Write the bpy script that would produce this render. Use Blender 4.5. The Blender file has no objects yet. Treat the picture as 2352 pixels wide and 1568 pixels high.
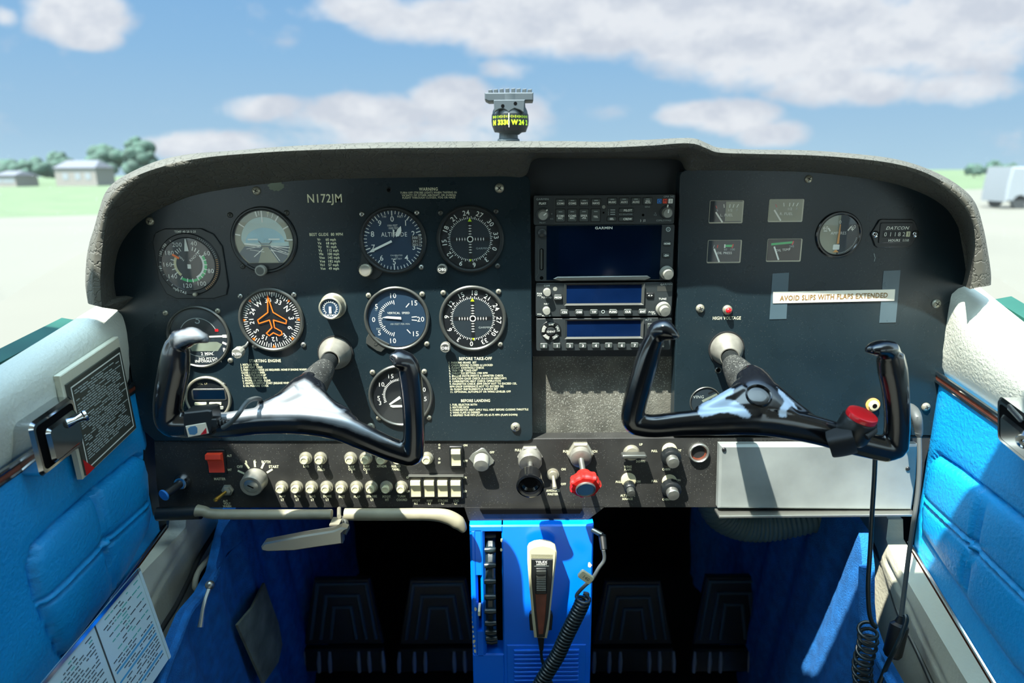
import bpy, math, random
import numpy as np
from mathutils import Vector, Matrix
random.seed(7)
PI = math.pi
SC = bpy.context.scene
COL = SC.collection
# ------------------------------------------------------------ camera, world, sun, exposure
FPX, PITCH, ROLL = 1542.0, math.radians(14.2), math.radians(0.45)
EYE = Vector((0.0, -0.84, 1.15))
_s, _c = math.sin(PITCH), math.cos(PITCH)
_F = Vector((0, _c, -_s)); _U0 = Vector((0, _s, _c)); _X = Vector((1, 0, 0))
_R = _X*math.cos(ROLL) - _U0*math.sin(ROLL)
_U = _X*math.sin(ROLL) + _U0*math.cos(ROLL)
cam_d = bpy.data.cameras.new('camera'); cam = bpy.data.objects.new('camera', cam_d); COL.objects.link(cam)
cam_d.sensor_width = 36.0; cam_d.lens = FPX*36.0/2352.0; cam_d.clip_start = 0.01; cam_d.clip_end = 3000
cam.matrix_world = Matrix(((_R.x, _U.x, -_F.x, EYE.x), (_R.y, _U.y, -_F.y, EYE.y), (_R.z, _U.z, -_F.z, EYE.z), (0, 0, 0, 1)))
cam_d.dof.use_dof = True; cam_d.dof.focus_distance = 0.83; cam_d.dof.aperture_fstop = 4.0
SC.camera = cam
SC.view_settings.view_transform = 'Standard'; SC.view_settings.look = 'None'
SC.view_settings.exposure = 0.0; SC.view_settings.gamma = 1.0; SC.view_settings.use_curve_mapping = False

def ray(px, py):
    return _R*((px-1176)/FPX) + _U*((784-py)/FPX) + _F
def W(px, py, Y=None, X=None, Z=None):
    d = ray(px, py)
    if Y is not None: t = (Y-EYE.y)/d.y
    elif X is not None: t = (X-EYE.x)/d.x
    else: t = (Z-EYE.z)/d.z
    return EYE + d*t
def KP(px, py, Y=0.0):                       # metres per photo pixel at a point of the plane Y
    return ((Y-EYE.y)/ray(px, py).y)/FPX
def hexc(h):
    h = h.lstrip('#'); v = [int(h[i:i+2], 16)/255 for i in (0, 2, 4)]
    return tuple(x/12.92 if x <= 0.04045 else ((x+0.055)/1.055)**2.4 for x in v)

SUN_DIR = Vector((0.88, 1.0, -2.6)).normalized()
sd = bpy.data.lights.new('sun', 'SUN'); sd.energy = 19.0; sd.angle = math.radians(0.6); sd.color = (1.0, 0.96, 0.86)
so = bpy.data.objects.new('sun', sd); COL.objects.link(so); so.rotation_mode = 'QUATERNION'
so.rotation_quaternion = SUN_DIR.to_track_quat('-Z', 'Y')

def N(nt, t, **kw):
    n = nt.nodes.new(t)
    for k, v in kw.items():
        if k.startswith('i_'): n.inputs[int(k[2:])].default_value = v
        else: setattr(n, k, v)
    return n
def math_n(nt, op, a, b=None, clamp=False):
    n = N(nt, 'ShaderNodeMath', operation=op, use_clamp=clamp)
    for i, s in enumerate((a, b)):
        if s is None: continue
        if isinstance(s, (int, float)): n.inputs[i].default_value = s
        else: nt.links.new(s, n.inputs[i])
    return n.outputs[0]
def build_world():
    w = bpy.data.worlds.new('World'); SC.world = w; w.use_nodes = True
    nt = w.node_tree; nt.nodes.clear(); L = nt.links.new
    out = N(nt, 'ShaderNodeOutputWorld'); bg = N(nt, 'ShaderNodeBackground')
    tc = N(nt, 'ShaderNodeTexCoord'); sp = N(nt, 'ShaderNodeSeparateXYZ'); L(tc.outputs['Generated'], sp.inputs[0])
    ya = math_n(nt, 'MAXIMUM', math_n(nt, 'ABSOLUTE', sp.outputs[1]), 0.05)
    u = math_n(nt, 'DIVIDE', sp.outputs[0], ya); v = math_n(nt, 'DIVIDE', sp.outputs[2], ya)
    # blue gradient by elevation
    cr = N(nt, 'ShaderNodeValToRGB'); el = cr.color_ramp
    L(math_n(nt, 'ADD', sp.outputs[2], 0.1), cr.inputs[0])
    st = [(0.0, '#c4d4dc'), (0.10, '#add0e6'), (0.17, '#a0c7e5'), (0.25, '#8fbde4'), (0.32, '#84b5e2'), (1.0, '#4a86cc')]
    while len(el.elements) < len(st): el.elements.new(0.5)
    for e, (p, c) in zip(el.elements, st): e.position = p; e.color = (*hexc(c), 1)
    cb = N(nt, 'ShaderNodeCombineXYZ'); L(u, cb.inputs[0]); L(v, cb.inputs[1])
    clouds = [(185, 30, 140, 80, 1.3), (215, 85, 80, 34, 1.1), (10, 38, 35, 24, .55), (820, 20, 150, 40, 1), (1040, 45, 270, 62, 1.1), (1400, 40, 460, 105, 1.5), (1800, 75, 460, 135, 1.6), (2250, 20, 300, 90, 1.4),
              (2150, 70, 330, 130, 1.3), (1960, 195, 210, 52, 1), (2210, 200, 150, 45, .9), (1170, 158, 55, 20, .35),
              (620, 248, 130, 32, .9), (830, 268, 210, 56, 1.3), (1040, 240, 110, 68, 1.4), (1150, 270, 110, 62, 1), (930, 310, 330, 40, 1),
              (1600, 262, 115, 34, 1.1), (1690, 272, 115, 46, 1.3), (1770, 308, 95, 36, 1.1), (480, 332, 165, 34, .95), (1412, 258, 50, 18, .3)]
    acc = None
    for cx, cy, rx, ry, am in clouds:
        d = ray(cx, cy); d1 = ray(cx+rx, cy); d2 = ray(cx, cy-ry)
        uc, vc = d.x/d.y, d.z/d.y; ru = abs(d1.x/d1.y-uc); rv = abs(d2.z/d2.y-vc)
        mp = N(nt, 'ShaderNodeVectorMath', operation='SUBTRACT'); L(cb.outputs[0], mp.inputs[0]); mp.inputs[1].default_value = (uc, vc, 0)
        m2 = N(nt, 'ShaderNodeVectorMath', operation='MULTIPLY'); L(mp.outputs[0], m2.inputs[0]); m2.inputs[1].default_value = (1/ru, 1/rv, 0)
        ln = N(nt, 'ShaderNodeVectorMath', operation='LENGTH'); L(m2.outputs[0], ln.inputs[0])
        q = math_n(nt, 'MULTIPLY', math_n(nt, 'SUBTRACT', 1.0, math_n(nt, 'POWER', ln.outputs['Value'], 2.0)), 1.0)
        q = math_n(nt, 'MULTIPLY', math_n(nt, 'MAXIMUM', q, -1.5), am)
        acc = q if acc is None else math_n(nt, 'MAXIMUM', acc, q)
    def noise(off, scale):
        a = N(nt, 'ShaderNodeVectorMath', operation='ADD'); L(cb.outputs[0], a.inputs[0]); a.inputs[1].default_value = off
        b = N(nt, 'ShaderNodeVectorMath', operation='MULTIPLY'); L(a.outputs[0], b.inputs[0]); b.inputs[1].default_value = (1, 1.5, 1)
        n = N(nt, 'ShaderNodeTexNoise'); n.inputs['Scale'].default_value = scale; n.inputs['Detail'].default_value = 11; n.inputs['Roughness'].default_value = 0.6
        L(b.outputs[0], n.inputs['Vector']); return n.outputs['Fac']
    n1 = noise((3.1, 1.7, 0), 9.0); n2 = noise((3.1, 1.672, 0), 9.0); n3 = noise((8.3, 4.1, 0), 5.0)
    dens = math_n(nt, 'ADD', acc, math_n(nt, 'MULTIPLY', math_n(nt, 'SUBTRACT', n1, 0.5), 3.2))
    mask = N(nt, 'ShaderNodeMapRange', interpolation_type='SMOOTHSTEP'); L(dens, mask.inputs[0]); mask.inputs[1].default_value = -0.25; mask.inputs[2].default_value = 0.85
    lit = math_n(nt, 'ADD', math_n(nt, 'MULTIPLY', math_n(nt, 'SUBTRACT', n1, n2), -4.5), math_n(nt, 'ADD', math_n(nt, 'MULTIPLY', n3, 1.7), -0.25), clamp=True)
    cc = N(nt, 'ShaderNodeMix', data_type='RGBA'); L(lit, cc.inputs[0]); cc.inputs[6].default_value = (*hexc('#d3d9e4'), 1); cc.inputs[7].default_value = (*hexc('#edf0f5'), 1)
    mm = N(nt, 'ShaderNodeMix', data_type='RGBA'); L(math_n(nt, 'MULTIPLY', mask.outputs[0], 0.93), mm.inputs[0]); L(cr.outputs[0], mm.inputs[6]); L(cc.outputs[2], mm.inputs[7])
    # unseen sky round the sun, beside and behind, boosted as added cabin fill light
    dt = N(nt, 'ShaderNodeVectorMath', operation='DOT_PRODUCT'); L(tc.outputs['Generated'], dt.inputs[0]); dt.inputs[1].default_value = -SUN_DIR
    g = N(nt, 'ShaderNodeMapRange'); L(dt.outputs['Value'], g.inputs[0]); g.inputs[1].default_value = 0.45; g.inputs[2].default_value = 1.0; g.inputs[3].default_value = 1.0; g.inputs[4].default_value = 4.5
    bk = N(nt, 'ShaderNodeMapRange'); L(sp.outputs[1], bk.inputs[0]); bk.inputs[1].default_value = 0.5; bk.inputs[2].default_value = 0.0; bk.inputs[3].default_value = 1.0; bk.inputs[4].default_value = 3.0
    hz = N(nt, 'ShaderNodeMix', data_type='RGBA'); L(math_n(nt, 'MULTIPLY', math_n(nt, 'SUBTRACT', bk.outputs[0], 1.0), .4, clamp=True), hz.inputs[0]); L(mm.outputs[2], hz.inputs[6]); hz.inputs[7].default_value = (*hexc('#c2dee4'), 1)
    L(hz.outputs[2], bg.inputs[0]); L(math_n(nt, 'MULTIPLY', g.outputs[0], bk.outputs[0]), bg.inputs[1]); L(bg.outputs[0], out.inputs[0])
build_world()

# ------------------------------------------------------------ materials
MATS = {}
def mat(name, col='#808080', rough=0.5, metal=0.0, bump=0.0, bscale=200.0, bkind='noise', vary=0.0, vscale=20.0, specks=0.0, coat=0.0, spec=0.5, emit=0.0, trans=0.0, sheen_chips=None, speck_col='#c9cdc4', aniso=None):
    m = bpy.data.materials.new(name); m.use_nodes = True; MATS[name] = m
    nt = m.node_tree; b = nt.nodes['Principled BSDF']; L = nt.links.new
    c = (*hexc(col), 1) if isinstance(col, str) else (*col, 1)
    b.inputs['Base Color'].default_value = c; b.inputs['Roughness'].default_value = rough; b.inputs['Metallic'].default_value = metal
    b.inputs['Specular IOR Level'].default_value = spec; b.inputs['Coat Weight'].default_value = coat; b.inputs['Coat Roughness'].default_value = 0.12
    if emit: b.inputs['Emission Color'].default_value = c; b.inputs['Emission Strength'].default_value = emit
    if trans: b.inputs['Transmission Weight'].default_value = trans
    tc = N(nt, 'ShaderNodeTexCoord'); vec = tc.outputs['Object']
    cur = None
    if vary:
        n = N(nt, 'ShaderNodeTexNoise'); n.inputs['Scale'].default_value = vscale; n.inputs['Detail'].default_value = 6; L(vec, n.inputs['Vector'])
        if aniso:
            mp = N(nt, 'ShaderNodeMapping'); mp.inputs['Scale'].default_value = aniso; L(vec, mp.inputs[0]); L(mp.outputs[0], n.inputs['Vector'])
        hs = N(nt, 'ShaderNodeHueSaturation'); hs.inputs['Color'].default_value = c
        mr = N(nt, 'ShaderNodeMapRange'); L(n.outputs['Fac'], mr.inputs[0]); mr.inputs[1].default_value = .3; mr.inputs[2].default_value = .7; mr.inputs[3].default_value = 1-vary; mr.inputs[4].default_value = 1+vary
        L(mr.outputs[0], hs.inputs['Value']); cur = hs.outputs[0]
        rr = N(nt, 'ShaderNodeMapRange'); L(n.outputs['Fac'], rr.inputs[0]); rr.inputs[3].default_value = max(0, rough-.1); rr.inputs[4].default_value = min(1, rough+.1); L(rr.outputs[0], b.inputs['Roughness'])
    if specks:
        vo = N(nt, 'ShaderNodeTexVoronoi'); vo.inputs['Scale'].default_value = 430; L(vec, vo.inputs['Vector'])
        n = N(nt, 'ShaderNodeTexNoise'); n.inputs['Scale'].default_value = 9; L(vec, n.inputs['Vector'])
        th = math_n(nt, 'MULTIPLY', n.outputs['Fac'], specks)
        k = math_n(nt, 'MULTIPLY', math_n(nt, 'LESS_THAN', vo.outputs['Distance'], th), math_n(nt, 'GREATER_THAN', n.outputs['Fac'], 0.44))
        mx = N(nt, 'ShaderNodeMix', data_type='RGBA'); L(math_n(nt, 'MULTIPLY', k, 0.4), mx.inputs[0])
        if cur is None: mx.inputs[6].default_value = c
        else: L(cur, mx.inputs[6])
        mx.inputs[7].default_value = (*hexc(speck_col), 1); cur = mx.outputs[2]
    if sheen_chips:                                            # painted sun sheen and chipped paint: a mesh attribute says where
        at = N(nt, 'ShaderNodeAttribute', attribute_name='sheen_chips')
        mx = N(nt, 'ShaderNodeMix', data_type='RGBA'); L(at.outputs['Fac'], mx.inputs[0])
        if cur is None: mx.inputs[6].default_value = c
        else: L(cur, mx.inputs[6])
        mx.inputs[7].default_value = (*hexc(sheen_chips[0]), 1); cur = mx.outputs[2]
        mt = math_n(nt, 'MULTIPLY', at.outputs['Fac'], sheen_chips[1]); L(mt, b.inputs['Metallic'])
        r2 = N(nt, 'ShaderNodeMapRange'); L(at.outputs['Fac'], r2.inputs[0]); r2.inputs[3].default_value = rough; r2.inputs[4].default_value = sheen_chips[2]; L(r2.outputs[0], b.inputs['Roughness'])
    if cur is not None: L(cur, b.inputs['Base Color'])
    if bump:
        if bkind == 'vein':
            vo = N(nt, 'ShaderNodeTexVoronoi', feature='DISTANCE_TO_EDGE'); vo.inputs['Scale'].default_value = bscale
            n = N(nt, 'ShaderNodeTexNoise'); n.inputs['Scale'].default_value = bscale*.6; n.inputs['Detail'].default_value = 4; L(vec, n.inputs['Vector'])
            ad = N(nt, 'ShaderNodeVectorMath', operation='MULTIPLY_ADD'); L(n.outputs['Color'], ad.inputs[0]); ad.inputs[1].default_value = (.03, .03, .03); L(vec, ad.inputs[2]); L(ad.outputs[0], vo.inputs['Vector'])
            h = math_n(nt, 'ADD', math_n(nt, 'MULTIPLY', math_n(nt, 'MINIMUM', vo.outputs['Distance'], 0.1), 4.0), math_n(nt, 'MULTIPLY', n.outputs['Fac'], .35))
        elif bkind == 'wave':
            wv = N(nt, 'ShaderNodeTexWave', wave_type='BANDS', bands_direction='Y'); wv.inputs['Scale'].default_value = bscale; wv.inputs['Distortion'].default_value = 1.5; L(vec, wv.inputs['Vector'])
            h = wv.outputs['Fac']
        else:
            n = N(nt, 'ShaderNodeTexNoise'); n.inputs['Scale'].default_value = bscale; n.inputs['Detail'].default_value = 5; L(vec, n.inputs['Vector']); h = n.outputs['Fac']
        bp = N(nt, 'ShaderNodeBump'); bp.inputs['Strength'].default_value = bump; bp.inputs['Distance'].default_value = 0.005 if bkind == 'vein' else 0.002; L(h, bp.inputs['Height']); L(bp.outputs[0], b.inputs['Normal'])
    return m
mat('panel', '#17242a', .28, spec=.38, vary=.12, vscale=14, specks=.12, bump=.05, bscale=900)
mat('subpanel', '#2a2b2a', .5, spec=.3, vary=.3, vscale=22, specks=.2, bump=.08, bscale=700)
mat('rough_plate', '#55564f', .6, vary=.35, vscale=30, specks=.5, bump=.4, bscale=500)
mat('recess', '#141c21', .6, vary=.1, specks=.05)
mat('shield_vinyl', '#46463f', .7, bump=.6, bscale=80, bkind='vein', vary=.12, vscale=40)
mat('deck', '#454b52', .8)
mat('white_vinyl', '#c2c6ba', .45, bump=.5, bscale=260, vary=.05, vscale=6)
mat('cream_vinyl', '#c4c3ae', .5, bump=.35, bscale=200, vary=.08, vscale=8)
mat('blue_vinyl', '#0090d4', .5, bump=.55, bscale=240, vary=.06, vscale=6)
mat('blue_paint', '#0078ff', .3, coat=.15, vary=.05, vscale=8)
mat('carpet', '#0a66b0', .95, bump=.9, bscale=500, vary=.25, vscale=60)
mat('black_gloss', '#0b0d10', .18, coat=.4)
mat('black_satin', '#14181a', .38)
mat('black_matte', '#121517', .75)
mat('void', '#020304', .95, spec=.1)
mat('rubber', '#18262b', .34, bump=.1, bscale=200, vary=.2)
mat('bezel', '#2a2e2f', .35, metal=.3)
mat('bezel_grey', '#4c4f4c', .38, metal=.5)
mat('dial', '#16242c', .6)
mat('dial_blue', '#173248', .55)
mat('dial_black', '#0b1116', .5)
mat('ink', '#dfe3da', .6)
mat('ink_cream', '#d8d9b8', .6)
mat('ink_dim', '#9aa6a4', .6)
mat('lume', '#b9e01c', .5)
mat('orange', '#ff7a1c', .5)
mat('amber', '#d89a52', .5)
mat('green', '#3bb26a', .5)
mat('yellow', '#c9c49a', .5)
mat('red', '#c3141c', .3, coat=.4)
mat('red_knob', '#c8201c', .3, coat=.5)
mat('red_switch', '#e0452c', .35)
mat('blue_cap', '#2a78c8', .35)
mat('cap_grey_blue', '#4d7ea8', .35)
mat('chrome', '#c8ccd0', .12, metal=1.0)
mat('steel', '#a8aaa4', .32, metal=.9)
mat('nickel', '#a09e8e', .35, metal=.6)
mat('cup_silver', '#86867e', .45, metal=.5, vary=.2, vscale=90)
mat('aluminium', '#8c9492', .5, metal=.35, vary=.25, vscale=12, specks=.12)
mat('brass', '#b08a3c', .35, metal=.9)
mat('cream_plastic', '#c2be9c', .4, vary=.06)
mat('grip_trim', '#827f6c', .5, vary=.2, vscale=30)
mat('wood', '#6b3626', .35, vary=.3, vscale=60, aniso=(1, 1, .1))
mat('radio', '#22292b', .5, bump=.08, bscale=900)
mat('radio_button', '#3c4341', .5)
mat('button_light', '#8c9088', .5)
mat('screen', '#03101f', .1, coat=.3, vary=.3, vscale=25)
mat('screen_blue', '#061a3c', .15, coat=.3, vary=.35, vscale=14)
mat('screen_dark', '#031024', .12, coat=.3, vary=.35, vscale=14)
mat('knob_grey', '#7f8179', .5)
mat('collar', '#2b2d2c', .5, vary=.35, vscale=60, specks=.3)
mat('yoke_sheen', '#0b0e13', .2, coat=.5, sheen_chips=('#8d949a', .5, .38))  # silver tone paints the sun's sheen on the black hub
mat('yoke_chipped', '#0b0e13', .2, coat=.5, sheen_chips=('#a9b9cc', .1, .5))
mat('tape', '#43565f', .3, vary=.06)
mat('label_white', '#e4dfcf', .5)
mat('label_ink', '#86683a', .6)
mat('card', '#b3cbd2', .35, coat=.5)
mat('card_teal', '#3b9a94', .5)
mat('card_blue', '#3b8fc0', .5)
mat('card_ink', '#33424c', .6)
mat('placard', '#3a3e38', .4, vary=.2)
mat('duct', '#49605f', .5, vary=.2)
mat('compass_grey', '#363e42', .5, vary=.08)
mat('rubber_worn_lit', '#8797a0', .35)  # worn rib edges, painted paler for the sky light on them
mat('rubber_ridge', '#3b5660', .35)  # teal tone puts the sky light on the ridges into the colour
mat('green_rubber', '#1b4a40', .5, vary=.2)
mat('grey_cord', '#43494a', .5)
mat('headliner', '#d8d6cc', .9)
mat('floor_mat', '#0b0d10', .95)
mat('tarmac', '#56544b', .9, vary=.05, vscale=.2)
mat('grass', '#435235', .95, vary=.2, vscale=.4)
mat('leaf', '#2a4036', .9, vary=.35, vscale=.6)
mat('wall_paint', '#6b6661', .9)
mat('roof_tile', '#50525a', .9)
mat('van_white', '#6e7276', .4)
mat('felt', '#6f7a6c', .9, vary=.4, vscale=25)
mat('horizon_blue', '#8cbcc8', .4, vary=.1, vscale=60)
mat('horizon_light', '#a9c4bf', .4)
mat('horizon_grey', '#858a76', .5)
mat('ground_grey', '#39505a', .5)
def glass_mat(name, fac, rough=.02, tint=(1, 1, 1), haze=0.0, hscale=8, low=False):
    m = bpy.data.materials.new(name); m.use_nodes = True; MATS[name] = m
    nt = m.node_tree; nt.nodes.clear(); L = nt.links.new
    o = N(nt, 'ShaderNodeOutputMaterial'); t = N(nt, 'ShaderNodeBsdfTransparent'); t.inputs[0].default_value = (*tint, 1)
    g = N(nt, 'ShaderNodeBsdfGlossy'); g.inputs['Roughness'].default_value = rough
    lw = N(nt, 'ShaderNodeLayerWeight'); lw.inputs[0].default_value = .3
    f = math_n(nt, 'MULTIPLY', math_n(nt, 'ADD', math_n(nt, 'MULTIPLY', lw.outputs['Fresnel'], .8), .35), fac, clamp=True)
    mx = N(nt, 'ShaderNodeMixShader'); L(f, mx.inputs[0]); L(t.outputs[0], mx.inputs[1]); L(g.outputs[0], mx.inputs[2]); last = mx.outputs[0]
    if haze:                                            # dust on the pane
        tc = N(nt, 'ShaderNodeTexCoord'); n = N(nt, 'ShaderNodeTexNoise'); n.inputs['Scale'].default_value = hscale; n.inputs['Detail'].default_value = 6; L(tc.outputs['Object'], n.inputs['Vector'])
        n2 = N(nt, 'ShaderNodeTexNoise'); n2.inputs['Scale'].default_value = 160; n2.inputs['Detail'].default_value = 2; L(tc.outputs['Object'], n2.inputs['Vector'])
        tr = N(nt, 'ShaderNodeBsdfTranslucent'); df = N(nt, 'ShaderNodeBsdfDiffuse'); ad = N(nt, 'ShaderNodeMixShader'); ad.inputs[0].default_value = .5; L(tr.outputs[0], ad.inputs[1]); L(df.outputs[0], ad.inputs[2])
        tr.inputs[0].default_value = (.9, .95, .95, 1); df.inputs[0].default_value = (.9, .95, .95, 1)
        h = math_n(nt, 'MULTIPLY', math_n(nt, 'ADD', n.outputs['Fac'], math_n(nt, 'MULTIPLY', math_n(nt, 'GREATER_THAN', n2.outputs['Fac'], .68), .6)), haze)
        if low:                                         # the dust has settled on the lower part of the pane
            sx = N(nt, 'ShaderNodeSeparateXYZ'); L(tc.outputs['Object'], sx.inputs[0]); mr = N(nt, 'ShaderNodeMapRange'); L(sx.outputs[2], mr.inputs[0]); mr.inputs[1].default_value = EYE.z+.06; mr.inputs[2].default_value = EYE.z-.04; h = math_n(nt, 'MULTIPLY', h, mr.outputs[0])
        m3 = N(nt, 'ShaderNodeMixShader'); L(h, m3.inputs[0]); L(last, m3.inputs[1]); L(ad.outputs[0], m3.inputs[2]); last = m3.outputs[0]
    L(last, o.inputs[0]); return m
glass_mat('glass', .09, .03)
glass_mat('windshield_glass', .015, .0, (.99, .995, .99), haze=.09, hscale=5, low=True)
glass_mat('side_glass', .05, .0, (.95, .985, .97), haze=.10, hscale=5)
glass_mat('clear_tape', .5, .25, (.8, .9, .95), haze=.12, hscale=60)

# ------------------------------------------------------------ mesh builder
def frame_from(tan, ref=None):
    t = tan.normalized(); ref = ref or (Vector((1, 0, 0)) if abs(t.x) < .75 else Vector((0, 0, 1)))
    a = (ref - t*ref.dot(t)).normalized(); return a, t.cross(a)
GLY = {}
def glyph(s, bold=0.0):
    key = (s, bold)
    if key not in GLY:
        cu = bpy.data.curves.new('t', 'FONT'); cu.body = s; cu.size = 1; cu.resolution_u = 2; cu.fill_mode = 'FRONT'; cu.offset = bold
        cu.align_x = 'LEFT'; cu.space_character = 1.08
        o = bpy.data.objects.new('t', cu); COL.objects.link(o)
        bpy.context.view_layer.update()
        me = bpy.data.meshes.new_from_object(o.evaluated_get(bpy.context.evaluated_depsgraph_get()))
        v = np.array([x.co[:] for x in me.vertices]).reshape(-1, 3); f = [tuple(p.vertices) for p in me.polygons]
        bpy.data.objects.remove(o); bpy.data.curves.remove(cu); bpy.data.meshes.remove(me)
        GLY[key] = (v, f)
    return GLY[key]
class MB:
    def __init__(s, k=1.0, M=None): s.v = []; s.f = []; s.m = []; s.k = k; s.M = M; s.mats = []
    def mi(s, name):
        if name not in s.mats: s.mats.append(name)
        return s.mats.index(name)
    def add(s, vs, fs, m):
        n = len(s.v); i = s.mi(m)
        for p in vs:
            p = Vector(p)*s.k
            if s.M is not None: p = s.M @ p
            s.v.append(p)
        for f in fs: s.f.append(tuple(a+n for a in f)); s.m.append(i)
        return s
    def prism(s, pts, z0, z1, m, ch=0.0, m_top=None):
        n = len(pts); P = [Vector((p[0], p[1])) for p in pts]
        ar = sum(P[i].x*P[(i+1) % n].y-P[(i+1) % n].x*P[i].y for i in range(n))
        if ar < 0: P.reverse()
        vs = [(p.x, p.y, z0) for p in P]; rings = 1
        if ch:
            vs += [(p.x, p.y, z1-ch) for p in P]; rings += 1
            for i in range(n):
                e1 = (P[i]-P[i-1]).normalized(); e2 = (P[(i+1) % n]-P[i]).normalized()
                nn = Vector((-(e1.y+e2.y), e1.x+e2.x)); d = nn.normalized(); cs = max(.4, d.dot(Vector((-e1.y, e1.x))))
                q = P[i]+d*(ch/cs); vs.append((q.x, q.y, z1))
            rings += 1
        else: vs += [(p.x, p.y, z1) for p in P]; rings += 1
        fs = []
        for r in range(rings-1):
            for i in range(n):
                j = (i+1) % n; fs.append((r*n+i, r*n+j, (r+1)*n+j, (r+1)*n+i))
        fs.append(tuple(range(n-1, -1, -1))); s.add(vs, fs, m)
        base = (rings-1)*n; nv = len(s.v)-len(vs)
        s.f.append(tuple(nv+base+i for i in range(n))); s.m.append(s.mi(m_top or m)); return s
    def rrect(s, cx, cy, w, h, r, z0, z1, m, ch=0.0, n=4, m_top=None, rot=0):
        r = min(r, w/2-1e-6, h/2-1e-6); pts = []
        for (sx, sy, a0) in ((1, 1, 0), (-1, 1, 90), (-1, -1, 180), (1, -1, 270)):
            for i in range(n+1):
                a = math.radians(a0+90*i/n); pts.append((sx*(w/2-r)+r*math.cos(a), sy*(h/2-r)+r*math.sin(a)))
        c, q = math.cos(rot), math.sin(rot)
        return s.prism([(cx+x*c-y*q, cy+x*q+y*c) for x, y in pts], z0, z1, m, ch, m_top)
    def box(s, x0, x1, y0, y1, z0, z1, m, ch=0.0): return s.prism([(x0, y0), (x1, y0), (x1, y1), (x0, y1)], z0, z1, m, ch)
    def lathe(s, prof, m, cx=0, cy=0, n=48, o=None, ax=None, wob=None):
        """prof (r,z) from the base outward; axis +z or an (origin, axis) pair"""
        o = Vector(o) if o is not None else Vector((cx, cy, 0)); t = Vector(ax).normalized() if ax is not None else Vector((0, 0, 1))
        a, b = frame_from(t); vs = []; fs = []
        for (r, z) in prof:
            for i in range(n):
                th = 2*PI*i/n; rr = r*(1+(wob(th) if wob else 0)); vs.append(o+t*z+a*(rr*math.cos(th))+b*(rr*math.sin(th)))
        for k in range(len(prof)-1):
            for i in range(n):
                j = (i+1) % n; fs.append((k*n+i, k*n+j, (k+1)*n+j, (k+1)*n+i))
        if prof[0][0] > 1e-6: fs.append(tuple(range(n-1, -1, -1)))
        if prof[-1][0] > 1e-6: fs.append(tuple((len(prof)-1)*n+i for i in range(n)))
        return s.add(vs, fs, m)
    def ringz(s, r0, r1, z0, z1, m, cx=0, cy=0, n=64, ch=0):
        c = ch or .001
        pr = [(r1, z0), (r1, z1-c), (r1-c, z1), (r0+c, z1), (r0, z1-c), (r0, z0)]
        vs = []; fs = []
        for (r, z) in pr:
            for i in range(n): th = 2*PI*i/n; vs.append((cx+r*math.cos(th), cy+r*math.sin(th), z))
        for k in range(6):
            k2 = (k+1) % 6
            for i in range(n): j = (i+1) % n; fs.append((k*n+i, k*n+j, k2*n+j, k2*n+i))
        return s.add(vs, fs, m)
    def disc(s, r, z, m, cx=0, cy=0, n=48): return s.add([(cx+r*math.cos(2*PI*i/n), cy+r*math.sin(2*PI*i/n), z) for i in range(n)], [tuple(range(n))], m)
    def flat(s, pts, z, m): return s.add([(p[0], p[1], z) for p in pts], [tuple(range(len(pts)))], m)
    def pline(s, pts, w, z, m, closed=False):
        P = [Vector(p) for p in pts]; n = len(P)
        for i in range(n if closed else n-1):
            a, b = P[i], P[(i+1) % n]; d = (b-a)
            if d.length < 1e-9: continue
            d.normalize(); q = Vector((-d.y, d.x))*(w/2); e = d*(w*.25)
            s.flat([a-e-q, b+e-q, b+e+q, a-e+q], z, m)
        return s
    def tick(s, r0, r1, a, w, z, m, cx=0, cy=0):
        t = math.radians(a); d = Vector((math.sin(t), math.cos(t))); q = Vector((d.y, -d.x))*(w/2); c = Vector((cx, cy))
        return s.flat([c+d*r0-q, c+d*r0+q, c+d*r1+q, c+d*r1-q], z, m)
    def arc(s, r0, r1, a0, a1, z, m, cx=0, cy=0):
        n = max(2, int(abs(a1-a0)/4)); vs = []; fs = []
        for i in range(n+1):
            t = math.radians(a0+(a1-a0)*i/n)
            for r in (r0, r1): vs.append((cx+r*math.sin(t), cy+r*math.cos(t), z))
        for i in range(n): fs.append((2*i, 2*i+1, 2*i+3, 2*i+2))
        return s.add(vs, fs, m)
    def text(s, t, x, y, h, z, m='ink', rot=0, al='C', sx=1.0, bold=0.0, sh=0.0):
        v, f = glyph(t, bold)
        if len(v) == 0: return s
        sc = h/0.70; w = v[:, 0].max(); ox = {'C': -w/2, 'L': 0, 'R': -w}[al]
        c, q = math.cos(math.radians(rot)), math.sin(math.radians(rot)); vs = []
        for p in v:
            ly = (p[1]-.35)*sc; lx = (p[0]+ox)*sc*sx+sh*ly; vs.append((x+lx*c-ly*q, y+lx*q+ly*c, z))
        return s.add(vs, f, m)
    def tube(s, pts, rad, m, n=12, cap=True, ref=None, smooth=0):
        P = [Vector(p) for p in pts]; R = rad if isinstance(rad, list) else [rad]*len(P)
        if smooth: P, R = spline(P, R, smooth)
        vs = []; fs = []; prev = None
        for i, p in enumerate(P):
            t = (P[min(i+1, len(P)-1)]-P[max(i-1, 0)])
            if t.length < 1e-9: t = Vector((0, 0, 1))
            t.normalize()
            if prev is None or ref: a, b = frame_from(t, ref)
            else:
                a = (prev-t*prev.dot(t)).normalized(); b = t.cross(a)
            prev = a; r = R[i]; ra, rb = (r if isinstance(r, (tuple, list)) else (r, r))
            for j in range(n): th = 2*PI*j/n; vs.append(p+a*(ra*math.cos(th))+b*(rb*math.sin(th)))
        for i in range(len(P)-1):
            for j in range(n): k = (j+1) % n; fs.append((i*n+j, i*n+k, (i+1)*n+k, (i+1)*n+j))
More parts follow.
